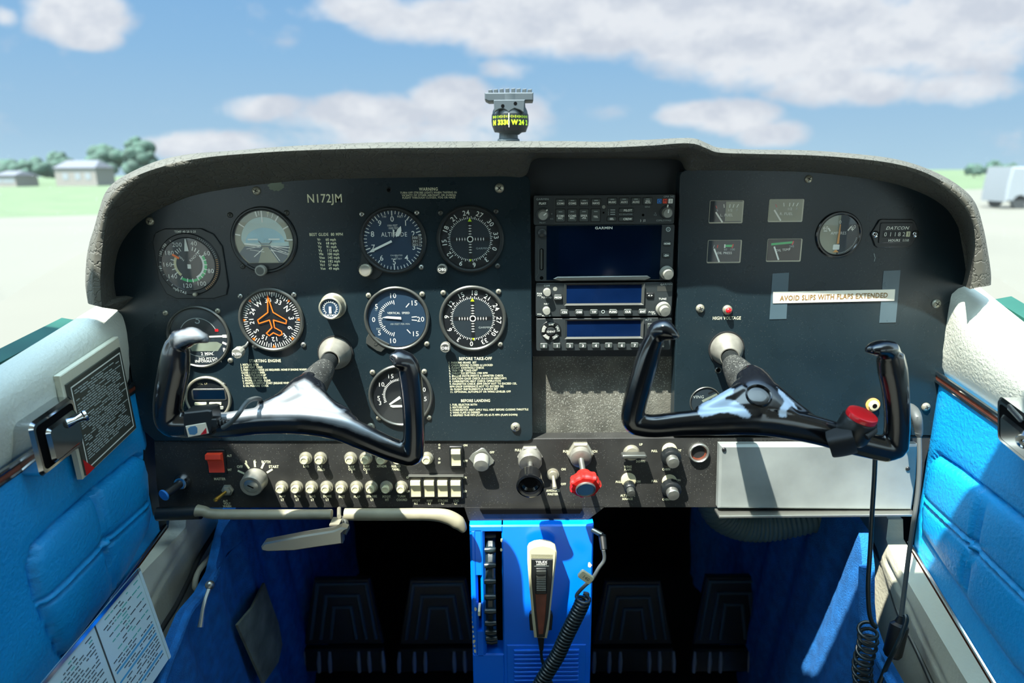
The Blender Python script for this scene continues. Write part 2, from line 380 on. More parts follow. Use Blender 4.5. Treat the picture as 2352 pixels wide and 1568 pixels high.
        if cap: fs.append(tuple(range(n-1, -1, -1))); fs.append(tuple((len(P)-1)*n+j for j in range(n)))
        return s.add(vs, fs, m)
    def ell(s, c, r, m, n=16, ax=None):
        c = Vector(c); A = ax or Matrix.Identity(3); vs = []; fs = []
        for i in range(n+1):
            ph = PI*i/n
            for j in range(n*2): th = PI*j/n; vs.append(c+A@Vector((r[0]*math.sin(ph)*math.cos(th), r[1]*math.sin(ph)*math.sin(th), r[2]*math.cos(ph))))
        w = n*2
        for i in range(n):
            for j in range(w): fs.append((i*w+j, (i+1)*w+j, (i+1)*w+(j+1) % w, i*w+(j+1) % w))
        return s.add(vs, fs, m)
    def mesh(s, name, ang=35):
        me = bpy.data.meshes.new(name); me.from_pydata([v[:] for v in s.v], [], s.f)
        for m in s.mats: me.materials.append(MATS[m])
        me.polygons.foreach_set('material_index', s.m); me.polygons.foreach_set('use_smooth', [True]*len(s.f)); me.update()
        try: me.set_sharp_from_angle(angle=math.radians(ang))
        except Exception: pass
        return me
    def build(s, name, parent=None, label=None, ang=35):
        o = bpy.data.objects.new(name, s.mesh(name, ang)); COL.objects.link(o)
        if parent is not None: o.parent = parent
        if label: o['label'] = label
        return o
def spline(P, R, k):
    n = len(P); oP = []; oR = []
    def g(i): return P[max(0, min(n-1, i))]
    for i in range(n-1):
        for j in range(k):
            t = j/k; a, b, c, d = g(i-1), g(i), g(i+1), g(i+2)
            oP.append(.5*((2*b)+(c-a)*t+(2*a-5*b+4*c-d)*t*t+(3*b-a-3*c+d)*t**3))
            r0, r1 = R[i], R[i+1]
            oR.append(tuple(x+(y-x)*t for x, y in zip(r0, r1)) if isinstance(r0, (tuple, list)) else r0+(r1-r0)*t)
    oP.append(P[-1]); oR.append(R[-1]); return oP, oR
ROTP = (PI/2, 0, 0)                                    # local x right, y up, z towards the seats
def thing(name, label, cat, loc, rot=(0, 0, 0), group=None):
    o = bpy.data.objects.new(name, None); COL.objects.link(o); o.location = loc; o.rotation_euler = rot; o.empty_display_size = .02
    o['label'] = label; o['category'] = cat
    if group: o['group'] = group
    return o
def tag(o, label, cat, group=None):
    o['label'] = label; o['category'] = cat
    if group: o['group'] = group
    return o
def struct(o): o['kind'] = 'structure'; return o
def pin(name, px, py, label, cat, Y=0.0, group=None):  # a thing standing on the panel plane; returns it and the metres per photo pixel there
    return thing(name, label, cat, W(px, py, Y=Y), ROTP, group), KP(px, py, Y)
def dup(root, loc, label=None):
    r = root.copy(); COL.objects.link(r); r.location = loc
    if label: r['label'] = label
    for ch in list(root.children):
        c = ch.copy(); COL.objects.link(c); c.parent = r
        for g in ch.children: d = g.copy(); COL.objects.link(d); d.parent = c
    return r
def PW(poly, Y):                                       # photo outline -> points of the plane Y, in panel axes about the origin (x, z)
    return [(W(x, y, Y=Y).x, W(x, y, Y=Y).z) for x, y in poly]
MP = Matrix(((1, 0, 0), (0, 0, -1), (0, 1, 0))).to_4x4()   # panel axes -> world
def world_panel(): return MB(1, MP)
# ============================================================ large structure
EZ = EYE.z
# tarmac up to a slanting edge, grass beyond
GZ = EZ-2.0
e0 = W(-900, 500, Z=GZ); e0 = W(0, 500, Z=GZ); e1 = W(2200, 436, Z=GZ); dd = (e1-e0)
A = e0-dd*2; B = e1+dd*1.0
m = MB(); m.add([(A.x, A.y, GZ), (B.x, B.y, GZ), (B.x, -60, GZ), (A.x, -60, GZ)], [(0, 3, 2, 1)], 'tarmac'); o = struct(m.build('floor_apron'))
m = MB(); m.add([(A.x, A.y, GZ), (B.x, B.y, GZ), (700, 900, GZ), (-900, 900, GZ)], [(0, 1, 2, 3)], 'grass'); o = struct(m.build('floor_grass'))
def tree(px, wpx, hpx, Y, label):
    g = W(px, 500, Y=Y); x = g.x; k = KP(px, 395, Y); r = wpx*k/2; H = hpx*k+2.0
    t = thing('tree', label, 'tree', (x, Y, GZ), (0, 0, 0), 'trees beyond the field')
    mb = MB(); rd = random.Random(int(px*7))
    for i in range(46):
        a = rd.random()*2*PI; q = rd.random()**.5; zz = rd.random()
        rr = r*.34*(.6+.7*rd.random()); mb.ell((math.cos(a)*q*(r-rr*.6), math.sin(a)*q*(r-rr*.6)*.7, H*.28+zz*(H*.72-rr)*(1-.35*q*q)), (rr, rr, rr*.9), 'leaf', 6)
    mb.build('foliage', t)
    mb = MB(); mb.tube([(0, 0, 0), (0, 0, H*.5)], [r*.09, r*.05], 'wood', 8); mb.build('trunk', t)
for px, w_, h_, Y, lb in ((-60, 110, 62, 175, 'low green tree at the left picture edge beyond the grass'), (40, 84, 42, 170, 'low hedge-like tree second from the left picture edge'), (100, 66, 50, 150, 'pale green tree left of the taller dark one'), (158, 60, 58, 172, 'small rounded tree just left of the pale house'),
                      (262, 84, 76, 165, 'tall broad tree behind the house, left of the tallest'), (340, 84, 86, 140, 'tallest green tree, nearest the left end of the padded dash'), (2222, 40, 14, 150, 'small bush left of the other two beyond the right window'),
                      (2262, 38, 20, 140, 'middle bush beyond the right window'), (2300, 34, 16, 130, 'bush nearest the white van beyond the right window')):
    tree(px, w_, h_, Y, lb)
def far_box(name, px0, px1, ptop, Y, label, cat, roof=True):
    a = W(px0, 400, Y=Y).x; b = W(px1, 400, Y=Y).x; top = W((px0+px1)/2, ptop, Y=Y).z-GZ
    t = thing(name, label, cat, ((a+b)/2, Y, GZ)); w = (b-a)/2
    mb = MB(); mb.box(-w, w, -3, 3, 0, top*.72, 'wall_paint'); mb.build('wall', t)
    mb = MB(); v = [(-w*1.05, -3.3, top*.7), (w*1.05, -3.3, top*.7), (w*1.05, 3.3, top*.7), (-w*1.05, 3.3, top*.7), (-w*.8, 0, top), (w*.8, 0, top)]
    mb.add(v, [(0, 1, 5, 4), (2, 3, 4, 5), (1, 2, 5), (3, 0, 4), (3, 2, 1, 0)], 'roof_tile'); mb.build('roof', t)
    for i in (-.5, .1, .6): mb = MB(); mb.box(w*i-.5, w*i+.5, -3.04, -3.0, top*.25, top*.5, 'van_white'); mb.build('window', t)
far_box('house', 150, 242, 368, 130, 'pale house with a grey roof between the trees on the left', 'house')
far_box('shed', 12, 60, 392, 128, 'small pale shed in front of the low trees on the left', 'shed')
# white van parked on the apron, right
vx = W(2310, 480, Z=GZ); t = thing('van', 'white van parked on the apron beyond the right window', 'van', (vx.x+1.9, vx.y+1, GZ))
mb = MB(); mb.prism([(-1.9, .35), (1.9, .35), (1.9, 1.1), (1.3, 1.95), (-1.8, 2.05), (-1.9, 1.2)], -.9, .9, 'van_white', .08); mb.M = None
mb.v = [Vector((p.x, -p.z, p.y)) for p in mb.v]; mb.build('body', t)
for sx in (-1.2, 1.2):
    for sy in (-.8, .8): mb = MB(); mb.lathe([(.2, -.1), (.34, -.1), (.34, .1), (.2, .1)], 'black_matte', o=(sx, sy, .34), ax=(0, 1, 0), n=20); mb.build('wheel', t)

# ---------------- cabin shell: roof with wing, side frames, rear wall, floor, firewall
m = MB(); m.prism([(-5, -2.4), (5, -2.4), (5, -.26), (.66, -.26), (.56, -.40), (-.56, -.40), (-.66, -.26), (-5, -.26)], EZ+.31, EZ+.42, 'headliner', .01); struct(m.build('ceiling'))
m = MB(); m.box(-.62, .62, -.9, .8, .06, .10, 'floor_mat'); struct(m.build('floor'))
m = MB(); m.box(-.62, .62, .78, .80, .08, EZ-.12, 'floor_mat'); struct(m.build('wall_front'))
for sx, nm in ((-1, 'wall_left'), (1, 'wall_right')):   # outer skin below the sills, ahead of the doors and behind
    x0, x1 = sorted((sx*.615, sx*.64)); m = MB(); m.box(x0, x1, -2.4, .8, .08, EZ-.36, 'black_matte'); struct(m.build(nm))
    m = MB(); x0, x1 = sorted((sx*.60, sx*.635)); m.box(x0, x1, -.425, -.40, EZ-.34, EZ+.32, 'headliner', .004); struct(m.build('trim_1' if sx < 0 else 'trim_2'))
m = MB(); m.box(-.64, .64, -2.42, -2.38, .08, EZ+.32, 'floor_mat'); m.box(-.64, -.60, -2.4, -1.3, EZ-.37, EZ+.32, 'floor_mat'); m.box(.60, .64, -2.4, -1.3, EZ-.37, EZ+.32, 'floor_mat'); struct(m.build('wall_back'))

# ---------------- windshield
def windshield():
    mb = MB(); NU, NV = 48, 14; vs = []; fs = []
    for i in range(NU+1):
        a = -PI/2+PI*i/NU; sx = math.sin(a); cx = math.cos(a)
        b = Vector((.63*sx if abs(sx) < 1 else .63*sx, -.36+.82*cx**.75, EZ-.30+.34*cx**.6))
        t_ = Vector((.62*sx, -.395+.03*cx, EZ+.315))
        for j in range(NV+1):
            v = j/NV; p = b.lerp(t_, v); bul = math.sin(PI*v)*.05; p.y += bul*cx; p.x += bul*sx*.4; p.z += bul*.8*cx
            vs.append(p)
    for i in range(NU):
        for j in range(NV): q = i*(NV+1)+j; fs.append((q, q+NV+1, q+NV+2, q+1))
    mb.add(vs, fs, 'windshield_glass'); return struct(mb.build('window_1', ang=180))
windshield()

# ---------------- glareshield
ST = [((275, 712), (234, 706), (202, 696)), ((266, 675), (231, 670), (197, 665)), ((262, 640), (230, 640), (196, 638)), ((266, 600), (232, 602), (199, 592)), ((274, 570), (236, 560), (206, 555)), ((290, 542), (241, 526), (217, 520)),
      ((312, 517), (250, 485), (228, 480)), ((345, 492), (272, 453), (241, 444)), ((388, 470), (302, 424), (263, 418)), ((440, 450), (350, 400), (305, 393)), ((500, 437), (432, 380), (366, 368)), ((560, 428), (510, 367), (440, 353)), ((630, 420), (600, 358), (545, 345)),
      ((710, 413), (700, 354), (655, 336)), ((860, 409), (860, 351), (830, 328)), ((1000, 407), (1000, 351), (990, 325)), ((1150, 405), (1150, 350), (1145, 324)), ((1205, 404), (1200, 350), (1195, 324)), ((1228, 366), (1225, 350), (1220, 324)), ((1300, 364), (1300, 350), (1300, 324)), ((1400, 364), (1400, 349), (1400, 325)),
      ((1500, 365), (1500, 345), (1500, 320)), ((1558, 368), (1560, 339), (1560, 317)), ((1576, 390), (1597, 341), (1596, 318)), ((1610, 391), (1622, 350), (1622, 328)), ((1650, 391), (1650, 359), (1652, 339)), ((1720, 392), (1720, 361), (1720, 343)), ((1850, 395), (1850, 365), (1850, 345)), ((1960, 406), (1950, 371), (1962, 353)),
      ((2050, 421), (2040, 382), (2056, 365)), ((2122, 446), (2104, 397), (2132, 388)), ((2172, 478), (2160, 426), (2195, 421)), ((2200, 520), (2208, 466), (2238, 462)), ((2214, 560), (2234, 512), (2258, 520)), ((2219, 600), (2240, 560), (2270, 583)), ((2216, 632), (2236, 610), (2276, 626)), ((2210, 655), (2228, 664), (2276, 654))]
def glareshield():
    rows = []
    for (j, l, o_) in ST:
        mid = x = j[0]
        center = 1215 < x < 1565
        a = W(*j, Y=.016 if center else -.0008); b = W(*l, Y=-.064); b0 = a.lerp(b, .5)
        c = W((l[0]*.55+o_[0]*.45), (l[1]*.55+o_[1]*.45), Y=-.066); d = W(*o_, Y=-.046)
        up = .008 if 1010 < o_[0] < 1580 else -.012
        e = Vector((d.x, .0, d.z-.001)); f = Vector((d.x*.985, .2, d.z+up)) if d.z > EZ-.01 else Vector((d.x*.93, .15, d.z))
        g = Vector((f.x*.9, .42, min(f.z, EZ)-.02))
        rows.append([a, b0, b.lerp(b0, .05), b, c, d, e, f, g])
    n = len(rows[0]); cols = [spline([r[k] for r in rows], [0]*len(rows), 8)[0] for k in range(n)]
    # soften the roll: extra ring rows
    order = []
    for k in range(n-1):
        st = 3 if k in (4,) else 1
        for q in range(st): order.append((k, q/st))
    order.append((n-1, 0)); grid = []
    for k, t in order:
        if t == 0: grid.append(cols[k]); continue
        A_, B_, C_, D_ = cols[max(k-1, 0)], cols[k], cols[k+1], cols[min(k+2, n-1)]
        row = []
        for a, b, c, d in zip(A_, B_, C_, D_):
            m0 = (c-a)*.25; m1 = (d-b)*.25
            row.append(b*(2*t**3-3*t*t+1)+m0*(t**3-2*t*t+t)+c*(-2*t**3+3*t*t)+m1*(t**3-t*t))
        grid.append(row)
    L_ = len(grid[0]); vs = [p for r in grid for p in r]; fs = []
    for i in range(len(grid)-1):
        for j in range(L_-1): fs.append((i*L_+j, i*L_+j+1, (i+1)*L_+j+1, (i+1)*L_+j))
    mb = MB(); mb.add(vs, fs, 'shield_vinyl')
    R_ = len(grid)                                        # close both lower ends
    for j in (0, L_-1): mb.f.append(tuple(i*L_+j for i in range(R_)) if j else tuple(i*L_+j for i in range(R_-1, -1, -1))); mb.m.append(0)
    t = thing('glareshield', 'thick grey leather-grained padded hood arching over the black instrument panel', 'dash hood', (0, 0, 0))
    mb.build('padding', t, ang=80)
glareshield()

# ---------------- instrument panel
PANEL = thing('instrument_panel', 'black metal instrument panel across the cockpit, dusty with small scratches', 'instrument panel', (0, 0, 0))
LP = [(252, 640), (258, 597), (278, 540), (336, 484), (434, 442), (558, 420), (700, 405), (1205, 403), (1214, 407), (1218, 417), (1224, 998), (1221, 1009), (1212, 1013), (356, 1013), (330, 990), (303, 885), (270, 715), (256, 690)]
RP = [(1562, 404), (1565, 395), (1575, 390), (1700, 387), (1850, 389), (1960, 400), (2052, 414), (2126, 438), (2180, 472), (2210, 516), (2225, 560), (2228, 600), (2218, 660), (2205, 690), (2172, 870), (2143, 1000), (1547, 1000)]
m = world_panel(); m.prism(PW(LP, 0), -.02, 0, 'panel', .0008); m.build('flight_panel', PANEL)
m = world_panel(); m.prism(PW(RP, 0), -.02, 0, 'panel', .0008); m.build('engine_panel', PANEL)
m = world_panel(); m.prism(PW([(1150, 352), (1640, 352), (1640, 818), (1150, 818)], .02), -.024, -.02, 'recess'); m.build('radio_recess', PANEL)
m = world_panel(); m.prism(PW([(1224, 812), (1550, 812), (1548, 1006), (1224, 1008)], .023), -.027, -.023, 'rough_plate'); m.build('blank_plate', PANEL, 'rough speckled blank plate below the radios')
m = world_panel(); m.prism(PW([(354, 1013), (2142, 1001), (2125, 1060), (2112, 1160), (1652, 1165), (366, 1166), (358, 1100)], .002), -.024, -.002, 'subpanel', .0006); SWM = m
m = world_panel(); m.prism(PW([(1066, 1166), (1392, 1164), (1372, 1180), (1350, 1196), (1322, 1204), (1095, 1206), (1076, 1198)], .0), -.02, -.002, 'subpanel', .0006)
m.prism(PW([(1102, 1170), (1338, 1169), (1332, 1179), (1108, 1180)], -.001), -.003, .0015, 'void'); m.build('lower_bracket', PANEL)
def screw_mesh(r=6.0, mt='nickel', dark='black_matte'):
    mb = MB(1); mb.lathe([(r, 0), (r, r*.18), (r*.85, r*.42), (r*.5, r*.6), (0, r*.64)], mt, n=20)
    z = r*.66
    for a in (20, 110): mb.tick(-r*.5, r*.5, a, r*.18, z, dark)
    return mb
SCREW = {}
def screw(parent, x, y, r, mt='nickel', name='screw'):
    """x, y, r in metres in the parent's axes"""
    key = (round(r, 5), mt)
    if key not in SCREW: SCREW[key] = screw_mesh(r, mt).mesh('screw')
    o = bpy.data.objects.new(name, SCREW[key]); COL.objects.link(o); o.parent = parent; o.location = (x, y, 0) ; o.rotation_euler = (0, 0, random.random()*3)
    return o
for (x, y, r) in ((589, 438, 10), (345, 508, 9.5), (1147, 432, 11), (1184, 980, 11), (852, 979, 9), (1857, 411, 9), (1608, 708, 10), (2150, 697, 10.5), (2126, 934, 10)):
    o = screw(PANEL, 0, 0, r*KP(x, y), 'nickel'); p = W(x, y, Y=0); o.location = p; o.rotation_euler = (PI/2, random.random(), 0)
for (x, y, r) in ((893, 436, 5), (1650, 850, 6)):
    mb = world_panel(); p = W(x, y, Y=0); k = KP(x, y)
    mb.disc(r*.7*k, .0006, 'void', p.x, p.z, 16); mb.ringz(r*.7*k, r*1.3*k, 0, .001, 'bezel_grey' if r > 5 else 'bezel', p.x, p.z, 20); mb.build('hole_rim', PANEL)
# printing on the panel
def ptext(name, lines, h, Y=0.0, mt='ink_cream', al='C', bold=0.012, sx=1.0, zz=.0004):
    mb = world_panel()
    for (t, x, y) in lines:
        p = W(x, y, Y=Y); mb.text(t, p.x, p.z, h*KP(x, y, Y), -Y+zz, mt, al=al, bold=bold, sx=sx)
    return mb.build(name, PANEL)
ptext('registration_text', [('N172JM', 745, 455)], 19, sx=.86)
ptext('warning_text', [('WARNING', 984, 434)], 7, sx=.85)
ptext('warning_text', [('TURN OFF STROBE LIGHTS WHEN TAXIING IN', 984, 442), ('VICINITY OF OTHER AIRCRAFT, OR DURING', 985, 448), ('FLIGHT THROUGH CLOUDS, FOG OR HAZE', 985, 453.6)], 4.4, bold=.005, sx=.92)
ptext('speed_table', [('BEST GLIDE  80 MPH', 749, 538)], 6.6, sx=.85)
sp = (('Vr', '60'), ('Vx', '68'), ('Vy', '91'), ('Va', '112'), ('Vfe', '100'), ('Vno', '145'), ('Vne', '182'), ('Vs1', '57'), ('Vso', '49'))
ptext('speed_table', [(a, 729+i*.9, 549.8+i*8.3) for i, (a, b) in enumerate(sp)]+[(b+' mph', 748+i*.9, 549.8+i*8.3) for i, (a, b) in enumerate(sp)], 5.8, al='L', bold=.02, sx=.88)
ptext('starting_text', [('STARTING ENGINE', 609, 828)], 7, bold=.02, sx=.8)
ptext('starting_text', [(t, 552+i*.9, 837+i*6.1) for i, t in enumerate(('1. MIXTURE  RICH', '2. CARB HEAT  COLD', '3. PRIMER 2-6 STROKES (AS REQUIRED. NONE IF ENGINE WARM)', 'CLOSE & LOCK PRIMER', '4. THROTTLE OPEN 1/8"', '5. MASTER SWITCH  ON', '6. PROPELLER AREA  CLEAR', '7. IGNITION SWITCH  START (RELEASE WHEN ENGINE STARTS)', '8. OIL PRESSURE  CHECK'))], 4.6, al='L', bold=.03, sx=.74)
ptext('takeoff_text', [('BEFORE TAKE-OFF', 1092, 823)], 7, bold=.02, sx=.86)
ptext('takeoff_text', [(t, 1030+i*.35, 832.5+i*6.1) for i, t in enumerate(('1. PARKING BRAKE  SET', '2. CABIN DOORS CLOSED & LOCKED', '3. FLIGHT CONTROLS CHECK', '4. TRIM TAB "TAKE-OFF"', '5. THROTTLE SETTING 1700 RPM', '6. ENGINE INSTRUMENTS & AMMETER CHECK', '7. SUCTION GAGE CHECK (4.6-5.4 IN MERCURY)', '8. CARBURETOR HEAT CHECK OPERATION', '9. MAGNETOS CHECK (RPM DROP NOT TO EXCEED 125,', 'RPM DROP DIFFERENCE NOT TO EXCEED 50)', '10. FLIGHT INSTRUMENTS & RADIOS SET', '11. OPTIONAL AUTOPILOT OR WING LEVELER OFF'))], 4.6, al='L', bold=.02, sx=.86)
ptext('landing_text', [('BEFORE LANDING', 1092, 919.5)], 6.6, bold=.02, sx=.82)
ptext('landing_text', [(t, 1033+i*.3, 929+i*6.0) for i, t in enumerate(('1. FUEL SELECTOR BOTH', '2. MIXTURE RICH', '3. CARBURETOR HEAT APPLY FULL HEAT BEFORE CLOSING THROTTLE', '4. WING FLAPS AS DESIRED', '5. AIRSPEED 70-80 MPH (FLAPS UP) 65-75 MPH (FLAPS DOWN)'))], 4.6, al='L', bold=.02, sx=.8)
ptext('warning_light_text', [('HIGH VOLTAGE', 1669, 730)], 7.5, bold=.01, sx=.8)
mb = world_panel()                                        # worn paint spot near the top
p = W(634, 427, Y=0); k = KP(634, 427); mb.flat([(p.x+(18+3*math.sin(i*2.3))*k*math.cos(i*PI/12), p.z+(11+2*math.sin(i*3.1))*k*math.sin(i*PI/12)) for i in range(24)], .0003, 'felt'); mb.build('paint_chip', PANEL)
for nm, pts in (('scratch', [(2007, 582), (2010, 592), (2008, 600)]),):
    mb = world_panel(); q = PW(pts, 0); mb.pline(q, .0006, .0003, 'ink_dim'); mb.build(nm, PANEL)
# ============================================================ round and square instruments
def mscrews(t, k, pts, r=6.5, mt='steel'):
    for (x, y) in pts: screw(t, x*k, y*k, r*k, mt)
def round_gauge(name, px, py, R, label, cat='gauge', ring='bezel', rin=None, screws=(), bz=7, smt='steel', sr=6.3, lug=None):
    t, k = pin(name, px, py, label, cat); rin = rin or R*.89
    mb = MB(k); mb.ringz(rin, R, 0, bz, ring, ch=R*.035, n=72)
    mb.ringz(rin-1.5, rin+.5, 0, bz*.55, 'black_satin', n=72)
    if lug: lug(mb)
    mb.build('bezel', t); mscrews(t, k, screws, sr, smt); return t, k, rin
def cover(t, k, r, z=5): mb = MB(k); mb.lathe([(r, z-.5), (r, z), (r*.6, z+.8), (0, z+1.1)], 'glass', n=40); mb.build('cover_glass', t)
def face(t, k, r, m='dial'): mb = MB(k); mb.lathe([(r, 0), (r, 1.0), (0, 1.0)], m, n=56); return mb
def knob(t, k, x, y, r, h, mt, name='knob', z0=0, cap=None, kn=0, base=None):
    mb = MB(k)
    if base: mb.lathe([(base, z0), (base, z0+2), (r*.6, z0+2.2)], 'bezel_grey', x, y, 24)
    mb.lathe([(r*.5, z0), (r*.55, h*.35), (r, h*.4), (r, h-r*.12), (r*.88, h), (0, h)], mt, x, y, 40, wob=(lambda th: .035*math.sin(th*kn)) if kn else None)
    if cap: mb.disc(r*.72, h+.1, cap, x, y, 24)
    return mb.build(name, t)
sq = lambda d: [(-d, d), (d, d), (-d, -d), (d, -d)]
# airspeed indicator
t, k = pin('airspeed_indicator', 437, 606, 'airspeed indicator in an eight-sided black bezel, top left of the panel', 'airspeed indicator')
mb = MB(k); mb.prism([(-46, 81), (36, 81), (62, 68), (79, 40), (83, -50), (76, -72), (48, -80), (-40, -80), (-62, -68), (-75, -35), (-77, 52), (-68, 72)], 0, 5, 'bezel', 1.5)
mb.ringz(60, 71, 5, 8, 'black_satin', ch=2)
for a0, s_ in ((-22, '-20-0 20 40 60'),): mb.text('TEMP 40 20 0-20', 0, 74, 5, 5.2, 'ink', bold=.01, sx=.9)
for a in range(-150, -20, 13): mb.tick(62, 66, a, 1, 8.2, 'ink')
for a, s_ in ((-50, '180'), (-68, '160'), (-98, '140')): mb.text(s_, 66*math.sin(math.radians(a)), 66*math.cos(math.radians(a)), 6, 8.2, 'ink', rot=-a)
for a, s_ in ((-148, 'mph'), (-162, 'TAS')): mb.text(s_, 67*math.sin(math.radians(a)), 67*math.cos(math.radians(a)), 6, 8.2, 'ink', rot=-a+180)
for a in range(25, 150, 4): mb.tick(63, 68, a, .9, 8.2, 'amber' if 80 < a else 'ink_dim')
mb.build('bezel', t); mscrews(t, k, [(-68, 62), (58, 62), (-52, -60), (71, -60)], 7, 'bezel_grey')
mb = face(t, k, 60); mb.M = Matrix.Translation((0, 0, 5*k))
for a, s_ in ((19, '40'), (60, '60'), (108, '80'), (153, '100'), (192, '120'), (237, '140'), (270, '160'), (302, '180'), (334, '200')): mb.text(s_, 50*math.sin(math.radians(a)), 50*math.cos(math.radians(a)), 10, 1.3, 'ink')
mb.arc(31, 35, 52, 155, 1.2, 'ink'); mb.arc(35, 41, 60, 215, 1.2, 'green'); mb.arc(29, 35, 220, 300, 1.2, 'yellow'); mb.tick(25, 42, 303, 5, 1.5, 'orange')
for a in (19, 29, 40, 60, 76, 92, 108, 123, 138, 153, 173, 192, 214, 237, 253, 270, 286, 318, 326, 334): mb.tick(33, 42, a, 2, 1.4, 'ink')
mb.text('KNOTS', 14, 17, 6, 1.3, 'ink', rot=40); mb.text('MPH', -16, 14, 5, 1.3, 'ink', rot=-45); mb.tick(0, 10, 182, 8, 1.3, 'ink')
mb.build('dial', t)
mb = MB(k); mb.flat([(-2, 58), (0, 58), (4, 30), (-6, 30)], 8, 'ink'); mb.build('needle', t); cover(t, k, 60, 10)
mb = MB(k); mb.lathe([(3, 5), (4.5, 8), (4.5, 15), (2, 16), (0, 16)], 'nickel', 8, -69, 16); mb.build('knob', t)
# attitude indicator
t, k, ri = round_gauge('attitude_indicator', 607, 551, 76, 'attitude indicator with pale sky ball and white horizon bar, top row', 'attitude indicator', screws=[(-72, 57), (57, 61), (-56, -60)], rin=68, smt='bezel_grey')
mb = face(t, k, 67, 'horizon_grey')
mb.arc(0, 52, -90, 90, 1.3, 'horizon_light'); mb.flat([(-52, 0), (56, -4), (56, -16), (-48, -8)], 1.35, 'horizon_light')
pts = [(45*math.cos(math.radians(a)), -6+34*math.sin(math.radians(a))) for a in range(0, 181, 12)]; mb.flat([(x+2, y) for x, y in pts], 1.5, 'horizon_blue')
mb.flat([(-46, -14), (56, -14), (50, -40), (38, -52), (-38, -52), (-60, -30)], 1.6, 'ground_grey'); mb.flat([(-5, -16), (8, -16), (30, -52), (-18, -52)], 1.8, 'horizon_grey')
mb.flat([(-46, -6), (-8, -12), (-8, -15), (-46, -10)], 2.0, 'ink'); mb.flat([(14, -13), (58, -17), (58, -19), (14, -15)], 2.0, 'ink')
for x0, y0, x1, y1, w_ in ((-4, -20, -26, -38, 1.6), (14, -20, 32, -48, 1.6), (-10, -14, -42, -20, 1), (-10, -17, -44, -13, 1), (16, -16, 54, -32, 1), (18, -14, 56, -26, 1), (16, -22, 52, -34, 1), (-34, -22, -2, -27, 1), (12, -24, 48, -28, .8)): mb.pline([(x0, y0), (x1, y1)], w_, 2.1, 'ink')
for a, l in ((-12, 12), (-6, 10), (0, 26), (14, 12), (24, 12), (35, 14), (62, 14), (90, 14), (-55, 14), (-78, 12)): mb.tick(66-l, 66, a, 3 if a in (0, -12, 35, 62, 90, -55, -78) else 1.4, 2.2, 'ink')
mb.flat([(12, 63), (18, 63), (15, 56)], 2.2, 'yellow'); mb.build('dial', t)
mb = MB(k); mb.pline([(-36, 2), (-14, 2)], 3, 4, 'ink'); mb.pline([(12, 2), (36, 2)], 3, 4, 'ink'); mb.pline([(-12, -2), (-6, -9), (12, -9), (18, -2)], 2, 3.9, 'ground_grey'); mb.ringz(2, 5, 3, 3.8, 'horizon_blue', 2, -1, 16); mb.build('aircraft_symbol', t)
cover(t, k, 66)
mb = MB(k); c_ = [(68*math.cos(a), 68*math.sin(a)) for a in [math.radians(180+51)+math.radians(78)*i/16 for i in range(17)]]; mb.prism(c_, 0, 7.2, 'bezel', .5); mb.build('bezel_plate', t)
knob(t, k, -9, -68, 12.5, 22, 'knob_grey', 'caging_knob', cap='bezel_grey')
# altimeter
def altlug(mb): mb.prism([(-72, -20), (-78, -50), (-86, -62), (-82, -74), (-66, -84), (-46, -90), (-36, -84), (-28, -74), (-20, -66)], 0, 4, 'bezel', 1)
t, k, ri = round_gauge('altimeter', 903, 552, 77, 'altimeter with long white needle on a dark blue dial, top row', 'altimeter', screws=[(-68, 60), (57, 62), (62, -62)], rin=69, lug=altlug)
mb = face(t, k, 69, 'dial_blue')
for i in range(50): mb.tick(56 if i % 5 == 0 else 60, 68, i*7.2, 2.2 if i % 5 == 0 else 1.5, 1.3, 'ink')
for i in range(10): a = math.radians(i*36); mb.text(str(i), 49*math.sin(a), 49*math.cos(a), 12.5, 1.4, 'ink', bold=.005)
mb.text('ALTITUDE', 3, 14, 10, 1.4, 'ink', sx=.86); mb.text('1000 FEET', 0, 34, 4.5, 1.4, 'ink', sx=.8); mb.text('10000 FEET', 2, 28, 4.5, 1.4, 'ink', sx=.7); mb.text('100', -18, 54, 4.5, 1.4, 'ink'); mb.text('FEET', 19, 54, 4.5, 1.4, 'ink')
mb.rrect(53, -1, 22, 24, 1, 1.2, 1.5, 'black_satin')
for i, s_ in enumerate(('300', '301', '302')): mb.text(s_, 50, 6-i*8, 6, 1.7, 'ink'); 
for i in range(8): mb.tick(59, 66, 78+i*3.4, .9, 1.8, 'ink')
mb.text('CALIBRATED', 6, -34, 3.2, 1.4, 'ink'); mb.text('TO', 6, -38, 3, 1.4, 'ink'); mb.text('20,000 FEET', 6, -42, 3.2, 1.4, 'ink')
mb.build('dial', t)
mb = MB(k); mb.tick(3, 52, 245, 5, 4, 'ink'); d = 245; mb.add([(-50*.906-2, -50*.423+4, 4), (-50*.906+2, -50*.423-4, 4), (-57, -27, 4)], [(0, 1, 2)], 'ink'); mb.build('needle', t)
mb = MB(k); mb.flat([(8, 8), (16, 12), (21, 22), (20, 33), (12, 26), (6, 14)], 4.4, 'ink'); mb.build('needle', t)
mb = MB(k); mb.flat([(2, 6), (5, 24), (1, 26), (1, 10)], 4.8, 'ink'); mb.build('needle', t)
cover(t, k, 69, 6); knob(t, k, -64, -66, 14.5, 22, 'nickel', 'setting_knob', kn=18, cap='cup_silver')
